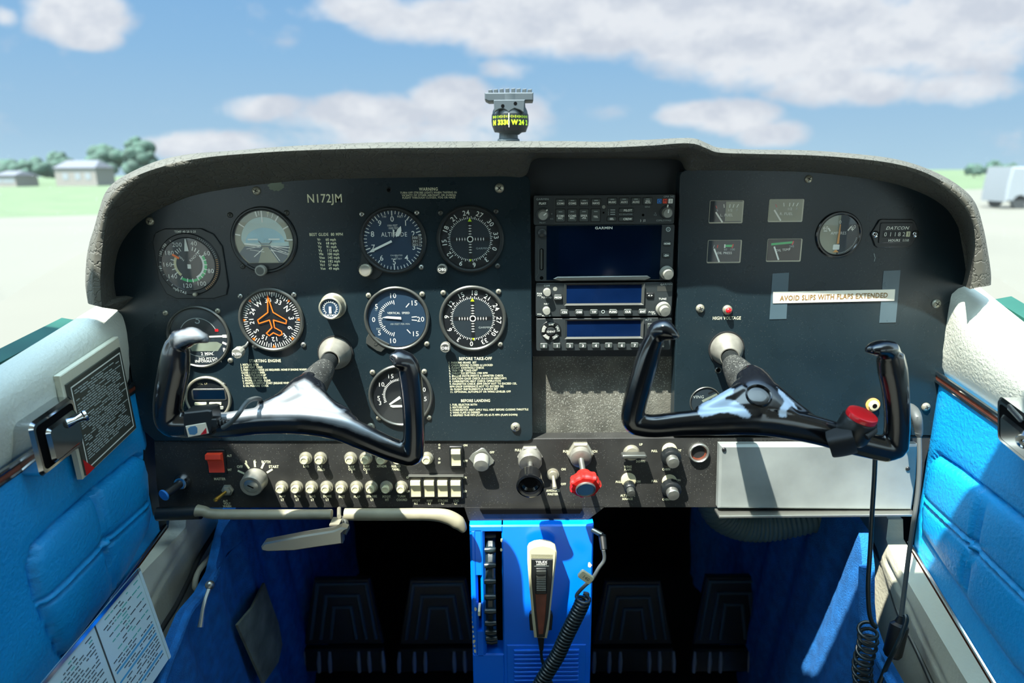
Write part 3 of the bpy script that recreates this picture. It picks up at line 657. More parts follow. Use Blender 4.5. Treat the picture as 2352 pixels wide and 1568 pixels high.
# course deviation indicators
def cdi(px, py, seq, rot0, label, ring, smt, kp, kh):
    t, k, ri = round_gauge('course_indicator', px, py, 77, label, 'course indicator', ring=ring, screws=[(-66, 60), (60, 62), (62, -62)], rin=69, smt=smt)
    mb = face(t, k, 69, 'dial_black'); mb.lathe([(48, 1.0), (48, 1.5), (0, 1.5)], 'dial', n=48)
    mb.rrect(0, 0, 9, 88, 1, 1.4, 1.7, 'dial_black'); mb.rrect(0, 0, 88, 9, 1, 1.4, 1.7, 'dial_black')
    for i, s_ in enumerate(seq): a = math.radians(i*30+rot0); mb.text(s_, 60*math.sin(a), 60*math.cos(a), 11, 1.4, 'ink', rot=-math.degrees(a), bold=.01)
    for i in range(72): mb.tick(46, 52 if i % 2 == 0 else 49.5, i*5+rot0+2, 1.5, 1.8, 'ink')
    for s_ in (-1, 1):
        for j in range(4):
            q = s_*(12+j*6.2)
            mb.flat([(q-1.3, 0), (q, 4.4), (q+1.3, 0), (q, -4.4)], 1.9, 'ink'); mb.flat([(0, q-1.3), (4.4, q), (0, q+1.3), (-4.4, q)], 1.9, 'ink')
    mb.ringz(5.2, 7.4, 1.7, 2.1, 'ink', n=28); mb.flat([(-4.5, 40), (4.5, 40), (0, 48)], 2, 'lume'); mb.flat([(-3, -46), (0, -52), (3, -46)], 2, 'lume')
    mb.text('GARMIN', 27, -21, 4.6, 1.9, 'ink_dim', sx=1.1); mb.build('dial', t); cover(t, k, 68, 6)
    knob(t, k, kp[0], kp[1], 11.5, kh, 'cup_silver', 'course_knob', kn=22, cap='bezel_grey'); mb = MB(k); mb.text('OBS', kp[0], kp[1], 6.5, kh+.4, 'ink', bold=.02); mb.build('knob_text', t); return t
cdi(1080, 549, ['24', '27', '30', '33', '0', '3', '6', '9', '12', '15', '18', '21'], -8, 'upper of the two course indicators, reading 24 at the top', 'bezel', 'bezel_grey', (-65, -66), 20)
cdi(1086, 731, ['18', '21', '24', '27', '30', '33', '0', '3', '6', '9', '12', '15'], 4, 'lower of the two course indicators, reading 18 at the top', 'bezel_grey', 'nickel', (-63, -63), 26)
# turn coordinator
t, k, ri = round_gauge('turn_coordinator', 457, 773, 73, 'turn coordinator half hidden behind the pilot yoke grip', 'turn coordinator', ring='bezel_grey', screws=[(-69, 56), (50, 60), (66, -57)], rin=67, smt='nickel')
mb = face(t, k, 67, 'dial'); mb.arc(0, 44, -80, 80, 1.2, 'dial_black'); mb.arc(43, 44.5, -70, 70, 1.3, 'ink_dim')
mb.pline([(20, 0), (54, 1)], 4, 1.6, 'ink'); mb.pline([(-54, 1), (-20, 0)], 4, 1.6, 'ink'); mb.rrect(60, 1, 11, 7, 1, 1.4, 1.8, 'ink'); mb.rrect(-60, 1, 11, 7, 1, 1.4, 1.8, 'ink')
for s_ in (-1, 1): mb.pline([(s_*54, -14), (s_*64, -19)], 5, 1.6, 'ink')
mb.text('R', 56, -31, 9, 1.4, 'ink', bold=.02); mb.text('L', -56, -31, 9, 1.4, 'ink', bold=.02); mb.text('2 MIN.', 15, -40, 7, 1.4, 'ink', bold=.02); mb.text('NO PITCH', 15, -52, 6, 1.4, 'ink', bold=.02); mb.text('INFORMATION', 15, -58, 6, 1.4, 'ink', bold=.02)
mb.flat([(-26, -14), (40, -12), (52, -18), (40, -34), (-20, -34)], 1.35, 'felt'); mb.rrect(43, 15, 8, 6, 1, 1.3, 1.8, 'red'); mb.arc(46, 47, 110, 250, 1.3, 'ink_dim')
mb.text('C', 2, 36, 11, 1.4, 'ink_dim', rot=160, bold=.03); mb.build('dial', t); cover(t, k, 66, 6)
# heading indicator
t, k, ri = round_gauge('heading_indicator', 624, 734, 75, 'heading indicator with orange aeroplane outline on a black compass card', 'heading indicator', ring='bezel_grey', screws=[(-66, 55), (56, 58), (68, -60), (-45, -62)], rin=67, smt='steel')
mb = face(t, k, 67, 'dial_black')
for i in range(72): mb.tick(54 if i % 2 == 0 else 57, 65.5, i*5-4, 1.7, 1.3, 'ink')
for i, s_ in enumerate(('30', '33', 'N', '3', '6', 'E', '12', '15', 'S', '21', '24', 'W')): a = math.radians(i*30-5); mb.text(s_, 46*math.sin(a), 46*math.cos(a), 12 if len(s_) < 2 else 10.5, 1.4, 'ink', rot=-math.degrees(a), bold=.01)
for a in range(45, 360, 45): t_ = math.radians(a); d = Vector((math.sin(t_), math.cos(t_))); q = Vector((d.y, -d.x)); mb.flat([d*66-q*4, d*66+q*4, d*58], 1.7, 'orange')
mb.build('dial', t)
o_ = [(-3, 56), (-6, 18), (-31, 0), (-29, -8), (-4, 0), (0, -18), (-14, -31), (-8, -37), (2, -30), (15, -37), (22, -34), (21, -27), (6, -18), (5, 0), (33, -9), (35, -1), (6, 18)]
mb = MB(k); mb.pline([(x, y) for x, y in o_], 2.6, 3.2, 'orange', True); mb.build('aircraft_symbol', t); cover(t, k, 66, 6)
mb = MB(k); mb.tube([(-58, -52, 2), (-62, -60, 8), (-72, -68, 20)], [3, 4, 9], 'bezel_grey', 16); mb.lathe([(11.5, 18), (12.5, 22), (12.5, 34), (11, 36), (0, 36)], 'knob_grey', o=(-70, -66, 2), ax=(-.08, -.12, 1), n=32, wob=lambda th: .03*math.sin(20*th)); mb.build('setting_knob', t)
mb = MB(k); mb.text('PUSH', -73, -70.5, 6, 38.5, 'ink', bold=.03); mb.build('knob_text', t)
# suction gauge
t, k = pin('suction_gauge', 766, 702, 'small round suction gauge standing out in a silver ring', 'suction gauge')
mb = MB(k); mb.lathe([(30, 0), (30, 3), (27, 5), (25, 26), (26, 30), (23, 32), (21, 30), (21, 28)], 'nickel', n=40); mb.build('bezel', t)
mb = MB(k); mb.disc(21.5, 28.6, 'dial_blue', n=32)
for i in range(16): mb.tick(13, 17, -135+i*18, 1.6, 29, 'ink')
mb.text('SUCTION', 0, -16.5, 4.6, 29, 'ink', bold=.03); mb.arc(13, 14, -135, 135, 29, 'ink'); mb.build('dial', t)
mb = MB(k); mb.tick(-4, 12, 182, 5.5, 30, 'ink'); mb.build('needle', t)
# vertical speed indicator
def vsl(mb): mb.prism([(-66, -34), (-72, -44), (-74, -58), (-50, -76), (-40, -79), (-28, -68), (-20, -60)], 0, 4.5, 'bezel_grey', 1); mb.lathe([(5, 4.4), (5, 5.2), (2.6, 5.3), (2.6, 4.8), (0, 4.8)], 'bezel_grey', -52, -58, 16)
t, k, ri = round_gauge('vertical_speed_indicator', 912, 731, 75, 'vertical speed indicator with needle at zero, below the altimeter', 'vertical speed indicator', ring='bezel_grey', screws=[(-62, 54), (60, 56), (66, -61)], rin=68, smt='nickel', lug=vsl)
mb = face(t, k, 68, 'dial_blue')
for a, s_ in ((-8, '10'), (-58, '5'), (-92, '0'), (-128, '5'), (-166, '10'), (48, '15'), (92, '20'), (132, '15')): mb.text(s_, 54*math.sin(math.radians(a)), 54*math.cos(math.radians(a)), 11.5, 1.4, 'ink')
for i in range(26): a = -8-i*6.35; mb.tick(36 if i not in (0, 8, 13, 18, 25) else 33, 43, a, 1.7, 1.4, 'ink')
for a in (40, 85, 96, 140): mb.tick(34, 46, a, 2, 1.4, 'ink')
mb.text('VERTICAL  SPEED', 4, 13, 4.8, 1.4, 'ink', sx=.9); mb.text('100 FEET PER MIN', 6, -13, 4.2, 1.4, 'ink_dim', sx=.9); mb.text('UP', -46, 22, 4.6, 1.4, 'ink_dim', rot=70); mb.text('DN', -44, -24, 4.6, 1.4, 'ink_dim')
mb.build('dial', t); mb = MB(k); mb.flat([(10, -2), (-22, 1), (-34, 3), (-22, 6), (10, 4)], 3.4, 'ink'); mb.build('needle', t); cover(t, k, 67, 6)
# clock with liquid crystal window
t, k, ri = round_gauge('clock', 479, 914, 53, 'round digital clock with blank display behind the pilot yoke', 'clock', ring='nickel', screws=[(-51, 30), (38, 31)], rin=47, smt='bezel_grey', bz=6)
mb = face(t, k, 47, 'black_satin'); mb.rrect(3, 9, 80, 28, 5, 1, 2, 'bezel_grey', .5); mb.rrect(3, 9, 72, 21, 2, 1.5, 2.3, 'screen'); mb.build('dial', t)
for i, x in enumerate((-22, 12)): mb = MB(k); mb.rrect(x+3, -13, 28, 7, 2, 1, 3, 'ink_cream', .6); mb.build('button', t)
for i, x in enumerate((-26, -2, 22)): mb = MB(k); mb.rrect(x+2, -23, 18, 8, 3, 1, 3.5, 'button_light' if i != 1 else 'green', .8); mb.build('button', t)
mb = MB(k); mb.text('UTC  LT', -9, 35, 4, 1.5, 'yellow'); mb.build('dial_text', t)
# tachometer
t, k, ri = round_gauge('tachometer', 921, 908, 74, 'tachometer behind the inner grip of the pilot yoke', 'tachometer', ring='bezel_grey', screws=[(-62, 56), (56, 57), (-54, -54), (62, -54)], rin=67, smt='nickel')
mb = face(t, k, 67, 'dial_black')
for a, s_ in ((-25, '15'), (-58, '10'), (-96, '5'), (-109, '3'), (25, '20'), (50, '25'), (74, '30'), (99, '35')): mb.text(s_, 52*math.sin(math.radians(a)), 52*math.cos(math.radians(a)), 10.5, 1.4, 'ink')
for i in range(40): mb.tick(36, 43 if i % 5 == 0 else 41, -112+i*5.4, 1.7, 1.4, 'ink')
mb.arc(33, 36, 40, 70, 1.4, 'green'); mb.tick(33, 44, 72, 3, 1.5, 'red'); mb.text('RPM', 8, 22, 5, 1.4, 'ink_dim'); mb.text('X100', 8, 15, 4, 1.4, 'ink_dim'); mb.rrect(8, -8, 40, 9, 1, 1.2, 1.6, 'dial'); mb.text('0 2 4 1 7', 8, -8, 6, 1.8, 'ink_dim'); mb.text('HOURS', 12, -26, 4.5, 1.4, 'ink')
mb.build('dial', t); mb = MB(k); mb.flat([(-28, -19), (-26, -22), (0, -6), (-3, 0)], 3.2, 'ink'); mb.build('needle', t); mb = MB(k); mb.flat([(-26, -25), (-24, -22), (14, -22), (14, -27), (-20, -28)], 3.0, 'ink'); mb.build('needle', t); cover(t, k, 66, 6)
# exhaust gauge behind the copilot yoke
t, k, ri = round_gauge('gauge', 1620, 922, 36, 'small round wing leveler gauge mostly hidden behind the copilot yoke', 'gauge', ring='bezel_grey', rin=33.5, bz=3)
mb = face(t, k, 33.5, 'dial'); mb.text('WING', -19, 12, 7, 1.4, 'ink_dim'); mb.pline([(-6, 2), (26, 18)], 6, 1.3, 'felt'); mb.pline([(6, 20), (18, 26)], 4, 1.4, 'black_satin'); mb.build('dial', t)
# square engine gauges in cut-outs
def square_gauge(name, px, py, w_, h_, label, draw, mface, needle):
    t, k = pin(name, px, py, label, 'gauge')
    mb = MB(k)
    mb.rrect(0, 0, w_, h_, 3, 0, .8, 'nickel', .3); mb.rrect(-1, 1, w_-4, h_-4, 2, .3, 1.0, mface); draw(mb); mb.build('dial', t)
    mb = MB(k); (x0, y0), (x1, y1) = needle; mb.pline([(x0, y0), (x1, y1)], 3.6, 2.2, 'ink'); mb.build('needle', t)
    mb = MB(k); mb.rrect(-1, 1, w_-4, h_-4, 2, 2.6, 3.0, 'glass'); mb.build('cover_glass', t)
def fuel(s_):
    def d(mb):
        mb.rrect(17, 1, 38, 44, 1, .9, 1.1, 'horizon_grey')
        for x, r in ((-6, -8), (7, 3), (15, 12), (24, 20)): mb.pline([(x-r*.05, 10), (x+r*.12, 17)], 1.8, 1.3, 'ink')
        mb.pline([(-22, 8), (-25, 14)], 1.4, 1.3, 'red'); mb.text('E', -21, 4, 5, 1.3, 'ink_dim', rot=20); mb.text('1/2', 8, 4, 5.5, 1.3, 'ink'); mb.text('F', 24, 4, 5.5, 1.3, 'ink_dim'); mb.text(s_, 1, -7, 6, 1.3, 'ink')
    return d
square_gauge('fuel_gauge', 1668, 486.5, 78, 52, 'left tank fuel gauge, marked L. FUEL', fuel('L. FUEL'), 'dial', ((-24, -1), (-8, -23)))
square_gauge('fuel_gauge', 1805, 483.5, 80, 52, 'right tank fuel gauge, marked R. FUEL', fuel('R. FUEL'), 'horizon_grey', ((-27, 1), (-11, -22)))
def oilp(mb):
    mb.pline([(0, 9), (0, 16)], 3, 1.3, 'ink'); mb.pline([(2, 13), (16, 13)], 5, 1.3, 'green'); mb.pline([(17, 9), (19, 16)], 3, 1.3, 'red'); mb.pline([(-17, 9), (-16, 15)], 2, 1.3, 'red'); mb.text('60', 2, 5, 5, 1.3, 'ink_dim'); mb.text('100', 18, 5, 5, 1.3, 'ink_dim'); mb.text('OIL PRESS', 0, -3, 5.2, 1.3, 'ink'); mb.pline([(-26, 8), (-24, 15)], 1.4, 1.3, 'ink_dim')
square_gauge('oil_pressure_gauge', 1663.5, 577.5, 78, 53, 'square oil pressure gauge with short green mark', oilp, 'dial', ((-24, 6), (-11, -23)))
def oilt(mb): mb.pline([(-30, 14), (16, 18)], 5, 1.3, 'green'); mb.pline([(17, 13), (19, 20)], 3, 1.3, 'red'); mb.text('245', 16, 9, 5, 1.3, 'ink_dim', rot=5); mb.text('OIL TEMP', -3, 1, 5.2, 1.3, 'ink', rot=5)
square_gauge('oil_temperature_gauge', 1801, 574.5, 80, 53, 'square oil temperature gauge with long green band', oilt, 'dial_black', ((-24, 8), (-12, -21)))
t, k, ri = round_gauge('ammeter', 1926, 539, 53, 'round ammeter with an orange needle standing at zero', 'ammeter', ring='black_gloss', rin=46, bz=5)
mb = face(t, k, 46, 'dial'); mb.arc(0, 46, 182, 362, 1.15, 'horizon_grey'); mb.text('60', -32, 16, 8, 1.4, 'ink'); mb.text('60', 31, 18, 8, 1.4, 'ink'); mb.text('0', 0, 29, 8, 1.4, 'ink'); mb.text('AMPERES', -1, 4, 6.5, 1.4, 'ink', sx=.9)
mb.pline([(-25, 15), (-21, 9)], 3, 1.5, 'ink'); mb.pline([(20, 10), (26, 18)], 3, 1.5, 'ink'); mb.pline([(-35, 9), (-28, 9)], 2, 1.5, 'ink'); mb.pline([(27, 12), (33, 12)], 2, 1.5, 'ink'); mb.pline([(30, 9), (30, 15)], 2, 1.5, 'ink')
for i in range(18): mb.tick(41, 43.5, 100+i*4.4, 1.6, 1.5, 'ink_dim')
mb.rrect(-3, -28, 15, 12, 2, 1.2, 1.6, 'ink'); mb.flat([(-10, -40), (4, -40), (-3, -33)], 1.6, 'amber'); mb.build('dial', t)
mb = MB(k); mb.flat([(-3.5, -20), (2, -20), (1.5, 24), (-.5, 24)], 3, 'amber'); mb.build('needle', t); cover(t, k, 45, 4)
# hour meter
t, k = pin('hour_meter', 2054, 537, 'black hour meter with counter and a screw at each end', 'hour meter')
mb = MB(k); mb.prism([(-55, 0), (-40, 32), (-34, 34), (34, 33), (42, 28), (55, 2), (50, -8), (42, -26), (34, -30), (-36, -31), (-43, -26)], 0, 4, 'black_satin', 1.2); mb.rrect(0, 3, 74, 46, 3, 3, 6.5, 'black_satin', 1); mb.build('case', t)
mb = MB(k); mb.rrect(2, 0, 64, 15, 1, 6.2, 6.8, 'dial_black')
for i, c_ in enumerate('01182'): mb.text(c_, -24+i*10.5, 0, 9.5, 7, 'ink')
mb.rrect(28, 0, 9, 12, 1, 6.6, 7, 'ink_cream'); mb.text('1', 28, 0, 8, 7.2, 'dial_black'); mb.build('counter', t)
mb = MB(k); mb.text('DATCON', 2, 14, 7, 6.8, 'ink', bold=.02, sh=.3, sx=1.15); mb.text('HOURS', -2, -14, 5.5, 6.8, 'ink', bold=.02); mb.text('1/10', 24, -14, 5.5, 6.8, 'ink', bold=.02); mb.build('case_text', t)
for x in (-46, 46): o = screw(t, x*k, 0, 8*k, 'chrome'); o.location.z = 4*k
# warning light
t, k = pin('warning_light', 1670, 711, 'small red warning light above the words HIGH VOLTAGE', 'light')
mb = MB(k); mb.lathe([(11, 0), (11, 4), (8, 8), (7.5, 12), (6.5, 12)], 'nickel', n=24); mb.build('bezel', t); mb = MB(k); mb.ell((0, 0, 12), (6.8, 6.8, 5), 'red', 10); mb.build('lens', t)
# taped notice
def tapepiece(poly, label):
    mb = world_panel(); mb.prism(PW(poly, 0), .0002, .0005, 'tape'); tag(mb.build('tape_strip'), label, 'tape', 'clear tape on the panel')
tapepiece([(1774, 628), (1812, 626), (1806, 732), (1767, 733)], 'vertical bluish strip of tape holding the left end of the notice')
tapepiece([(2029, 622), (2068, 620), (2057, 740), (2019, 741)], 'vertical bluish strip of tape holding the right end of the notice')
mb = world_panel(); mb.prism(PW([(1775, 670), (2055, 664), (2053, 690), (1775, 696)], 0), .0005, .0012, 'label_white'); nl = mb.build('notice_label')
tag(nl, 'white notice strip reading AVOID SLIPS WITH FLAPS EXTENDED', 'label')
mb = world_panel(); p = W(1914, 680.5, Y=0); mb.text('AVOID SLIPS WITH FLAPS EXTENDED', p.x, p.z, 11.5*KP(1914, 680), .0015, 'label_ink', rot=1.2, sx=.84, bold=.025); mb.build('notice_text', nl)
# ============================================================ radio stack
def radio(name, x0, y0, x1, y1, label, cat='radio'):
    cx, cy = (x0+x1)/2, (y0+y1)/2; t, k = pin(name, cx, cy, label, cat)
    mb = MB(k); mb.rrect(0, 0, x1-x0, y1-y0, 4, -33, 3, 'radio', .8); mb.build('faceplate', t)
    return t, k, (lambda x, y: (x-cx, cy-y))
def btn(t, k, x, y, w_, h_, s_=None, th=6, hz=5.5, m='radio_button', rot=0, lamp=False, r=2, up=0, tm='ink', name='button'):
    mb = MB(k); mb.rrect(x, y, w_+3, h_+3, r, 2.5, 3.25, 'black_matte', rot=rot); mb.rrect(x, y, w_, h_, r, 3, hz, m, 1, rot=rot)
    if lamp: mb.rrect(x, y+h_*.3, w_*.42, 1.6, .5, hz, hz+.3, 'ink_dim')
    if s_:
        ls = s_.split('|')
        for i, q in enumerate(ls): mb.text(q, x, y-(h_*.12 if lamp else 0)+(len(ls)-1)*th*.6-i*th*1.2+up, th, hz+.4, tm, bold=.03, rot=math.degrees(rot))
    mb.build(name, t)
def rknob(t, k, x, y, r, h, r2=None, name='knob', m='knob_grey', point=None, dx=0, dy=0):
    mb = MB(k); mb.lathe([(r*1.02, 3), (r, h*.5), (r*.95, h*.5+1), (r*.9 if not r2 else r2, h*.5+1.2), (r2*.98 if r2 else r*.85, h), (0, h+.4)], m, n=32, o=(x, y, 0), ax=(dx, dy, 1))
    if point is not None: mb.tick(r*.1, r*.8, point, 2.4, h+1, 'ink', x+dx*h, y+dy*h)
    mb.build(name, t)
# audio panel
t, k, q = radio('audio_panel', 1226, 448, 1549, 515, 'audio panel with two rows of square buttons, topmost unit of the radio stack', 'audio panel')
def zt(mb, s_, x, y, h, m='ink_dim', **kw): a, b = q(x, y); mb.text(s_, a, b, h, 3.4, m, **kw)
X4 = (1287, 1314, 1341, 1368)
for x, s_ in zip(X4, ('COM1', 'COM2', 'NAV1', 'NAV2')): a, b = q(x, 464.5); btn(t, k, a, b, 20, 15, s_, 4.2, lamp=True)
for x, s_ in zip(X4, ('COM1|MIC', 'COM2|MIC', 'SPKR|-PA', 'TEL')): a, b = q(x, 493.5); btn(t, k, a, b, 20, 28, s_, 4.4, lamp=True)
for x, s_ in zip((1405, 1432, 1459, 1486), ('MUSIC', 'AUX1', 'AUX2', 'MKR|MUTE')): a, b = q(x, 462.5); btn(t, k, a, b, 20, 15, s_, 4 if '|' not in s_ else 3.2, lamp=True)
a, b = q(1405, 502); btn(t, k, a, b, 20, 9, 'SEL', 4.4); a, b = q(1438, 483); btn(t, k, a, b, 32, 9, '   PILOT', 4.6); a, b = q(1438, 502.5); btn(t, k, a, b, 32, 9, '   CREW', 4.6); a, b = q(1246, 466); btn(t, k, a, b, 20, 8, 'PLAY', 4.6)
mb = MB(k); zt(mb, 'GARMIN', 1245.5, 456.5, 4.2, 'ink_dim', sx=1.2); zt(mb, 'GMA 342', 1534, 453, 4, 'ink_dim'); zt(mb, 'PILOT', 1246, 509.5, 3.4); zt(mb, 'COPILOT/PASS', 1525, 506.5, 3.8, sx=.9); zt(mb, 'ICS ISOLATION', 1437, 492, 3.6, sx=.8); zt(mb, 'SENS', 1486, 475.5, 3.6)
for i in range(3): zt(mb, str(i+1), 1397, 482+i*5, 3.6); a, b = q(1407, 482+i*5); mb.rrect(a, b, 11, 1.8, .6, 3, 3.4, 'ink_dim')
for x0, x1 in ((1274, 1381), (1392, 1482)): 
    for r_ in (((x0, 453), (x1, 453)), ((x0, 511), (x1 if x1 < 1400 else 1456, 511)), ((x0, 453), (x0, 511))): mb.pline([q(*p) for p in r_], .7, 3.3, 'bezel_grey')
zt(mb, 'o', 1267, 489, 4); zt(mb, 'ICS', 1267, 501, 3.2); zt(mb, 'o', 1505, 489, 4); zt(mb, 'ICS', 1505, 494, 3.2)
a, b = q(1386, 475); mb.ringz(.1, 4, 3, 4, 'knob_grey', a, b, 16); a, b = q(1477, 494); mb.disc(3, 3.2, 'void', a, b, 16); a, b = q(1386, 488); mb.disc(2.2, 3.2, 'void', a, b, 12); zt(mb, ')  )2', 1477, 506, 4.6, 'ink')
mb.build('faceplate_text', t)
for x, c_, s_ in ((1513, 'screen_blue', 'O'), (1526, 'red_switch', 'M'), (1538.5, 'ink', 'I')): mb = MB(k); a, b = q(x, 463); mb.rrect(a, b, 10, 10.5, 1, 3, 4, c_ if s_ != 'O' else 'blue_cap', .4); mb.text(s_, a, b, 7.5, 4.2, 'dial_black'); mb.build('marker_light', t)
for (x, y, pt) in ((1247, 491, 50), (1531, 488, 8)):
    a, b = q(x, y); mb = MB(k); mb.lathe([(16, 3), (15, 5), (13, 6)], 'radio', a, b, 32); mb.rrect(a+(8 if pt == 50 else 1), b+(9 if pt == 50 else 14), 3, 6, .5, 5.5, 6.6, 'ink', rot=-math.radians(pt)); mb.build('knob_skirt', t)
    rknob(t, k, a, b, 11.5, 17, 10, 'volume_knob', point=pt, dy=-.12)
# moving map navigator
t, k, q = radio('navigator', 1229, 517, 1546, 645, 'large touch-screen navigator with a wide dark blue display', 'navigator')
mb = MB(k); a, b = q(1386, 580); mb.rrect(a, b, 262, 124, 1, 3, 3.8, 'screen', .3); mb.rrect(*q(1389, 579), 212, 104, 1, 3.8, 4.0, 'screen_dark'); mb.build('screen', t)
mb = MB(k); a, b = q(1384.5, 523.5); mb.text('GARMIN', a, b, 5.6, 4.2, 'ink', sx=1.25, bold=.02)
mb.build('screen_text', t)
mb = MB(k); a, b = q(1384, 639); mb.prism([(a-113, b), (a-104, b+5), (a+104, b+6), (a+112, b+1), (a+98, b-4.5), (a-96, b-4.5)], 3.5, 8, 'steel', 1.8); mb.build('hand_rest', t)
a, b = q(1245, 534); mb = MB(k); mb.lathe([(9.5, 3), (9.5, 8), (8, 9), (0, 9.5)], 'bezel', a, b, 24); mb.build('push_knob', t)
mb = MB(k); mb.rrect(*q(1244, 594), 9, 50, 4, 3, 3.4, 'void'); mb.rrect(*q(1243.5, 594), 4.4, 46, 2, 3.4, 5, 'bezel_grey', .6); mb.build('card_slot', t)
mb = MB(k); mb.pline([q(*p) for p in ((1236, 560), (1237, 625), (1231, 636))], 1, 3.3, 'bezel_grey'); a, b = q(1244, 637); mb.disc(4.4, 3.3, 'void', a, b, 16); mb.build('faceplate_groove', t)
a, b = q(1531.5, 528); mb = MB(k); mb.ringz(3.4, 5.4, 3, 4, 'ink_dim', a, b, 20); mb.text('R', a, b, 4, 4, 'ink_dim'); mb.build('lock_symbol', t)
a, b = q(1530, 560); btn(t, k, a, b, 15, 9, 'HOME', 3.6); a, b = q(1529.5, 587); btn(t, k, a, b, 15, 9, '-D>', 4.4)
a, b = q(1531, 625); rknob(t, k, a, b, 15.5, 22, 11.5, 'tuning_knob', dx=.12, dy=-.22)
# navigation and communication radio
t, k, q = radio('communication_radio', 1231, 648, 1543, 726.5, 'upper narrow-screen radio with six square keys under the display', 'radio')
def scr(t, k, q, x0, y0, x1, y1):
    mb = MB(k); a, b = q((x0+x1)/2, (y0+y1)/2); w_, h_ = x1-x0, y1-y0
    vs = [(a-w_/2-6, b-h_/2-4, 3), (a+w_/2+6, b-h_/2-4, 3), (a+w_/2+6, b+h_/2+4, 3), (a-w_/2-6, b+h_/2+4, 3), (a-w_/2, b-h_/2, -2), (a+w_/2, b-h_/2, -2), (a+w_/2, b+h_/2, -2), (a-w_/2, b+h_/2, -2)]
    vs = [(x, y, z+5.2) for x, y, z in vs]; mb.add(vs, [(0, 1, 5, 4), (1, 2, 6, 5), (2, 3, 7, 6), (3, 0, 4, 7)], 'bezel_grey'); mb.box(a-w_/2-6, a+w_/2+6, b-h_/2-4, b+h_/2+4, 2, 3.1, 'bezel_grey'); mb.build('screen_bezel', t)
    mb = MB(k); mb.rrect(a, b, w_, h_, 1, 3.0, 3.5, 'screen_blue'); mb.build('screen', t)
scr(t, k, q, 1301, 653.5, 1472, 695.5)
for x, s_ in zip((1296, 1330, 1364, 1408, 1442, 1476), ('CDI', 'OBS', 'T/F', 'FUNC', 'CLR', 'ENT')): a, b = q(x, 715); btn(t, k, a, b, 17.5, 11.5, s_, 4.6, hz=8)
a, b = q(1281, 680.5); btn(t, k, a, b, 17, 12, 'MON', 4.6, hz=8); a, b = q(1492, 678); btn(t, k, a, b, 17, 11, '< >', 4.6, hz=6, m='black_satin')
for (x, y) in ((1256, 668), (1255, 711)): a, b = q(x, y); rknob(t, k, a, b, 8.8, 18, 8, 'volume_knob')
a, b = q(1522, 708); rknob(t, k, a, b, 16.5, 24, 11.5, 'tuning_knob', dx=.12, dy=-.22)
mb = MB(k); zt(mb, 'COM', 1255.5, 653.8, 4); zt(mb, 'PWR', 1239, 672, 3.8, 'ink'); zt(mb, 'VOL', 1239, 676.5, 3.8, 'ink'); zt(mb, 'PUSH SQ', 1255, 681, 3.8, 'ink'); zt(mb, 'NAV', 1255, 696, 3.8, 'ink'); zt(mb, 'VOL', 1239, 720, 3.8, 'ink'); zt(mb, 'PUSH ID', 1255, 724, 3.6, 'ink'); zt(mb, 'GARMIN', 1528, 652.8, 4.4, sx=1.1); zt(mb, 'TUNE', 1521, 686.5, 4.6, 'ink'); zt(mb, 'PUSH', 1497, 717, 3.8, 'ink'); zt(mb, 'C/V', 1502, 721, 3.8, 'ink')
a, b = q(1525, 663); mb.rrect(a, b, 34, 12, .5, 3, 3.3, 'bezel_grey'); a, b = q(1274.5, 661.5); mb.disc(5, 3.4, 'knob_grey', a, b, 20); a, b = q(1385.5, 715.5); mb.ringz(2.6, 4, 3, 3.6, 'ink_dim', a, b, 16); mb.disc(2.6, 3.2, 'void', a, b, 12); mb.build('faceplate_text', t)
# transponder
t, k, q = radio('transponder', 1232, 729, 1541, 805, 'transponder with a row of numbered keys, lowest unit of the radio stack', 'transponder')
scr(t, k, q, 1302, 735, 1470, 772)
for i in range(10): a, b = q(1249+i*29.8, 792); btn(t, k, a, b, 17, 12, str(i), 6, hz=8)
cx_, cy_ = q(1265, 758)
mb = MB(k); mb.lathe([(24, 3), (23, 4), (0, 4)], 'black_satin', cx_, cy_, 36); mb.lathe([(10, 4), (10, 8), (8, 9), (0, 9)], 'bezel', cx_, cy_, 24); mb.text('IDENT', cx_, cy_, 4.6, 9.4, 'ink'); mb.build('button', t)
for a_, s_ in ((0, 'ON'), (-72, 'STBY'), (72, 'ALT'), (-144, 'OFF'), (144, 'VFR')):
    mb = MB(k); r_ = [(math.radians(a_+d)) for d in range(-24, 25, 8)]; pts = [(cx_+21*math.sin(r), cy_+21*math.cos(r)) for r in r_]+[(cx_+13*math.sin(r), cy_+13*math.cos(r)) for r in reversed(r_)]
    mb.prism(pts, 3, 8, 'radio_button' if a_ in (0, 72, 144) else 'knob_grey', 1); m_ = math.radians(a_); mb.text(s_, cx_+17*math.sin(m_), cy_+17*math.cos(m_), 4.2, 8.4, 'ink', rot=-a_ if abs(a_) < 90 else 180-a_); mb.build('button', t)
a, b = q(1493, 748); btn(t, k, a, b, 16, 13, 'ALT', 4, hz=8); a, b = q(1520, 765); rknob(t, k, a, b, 12, 16, 9)
mb = MB(k); zt(mb, 'GARMIN', 1526, 731.5, 4.2, sx=1.1); zt(mb, 'ALT S', 1487, 733.5, 3.6); mb.build('faceplate_text', t)

# ============================================================ switch panel
YS = .002
LOWT = []
def lab(s_, x, y, h=5.2): LOWT.append((s_, x, y, h))
def pinS(name, px, py, label, cat, group=None): return pin(name, px, py, label, cat, YS, group)
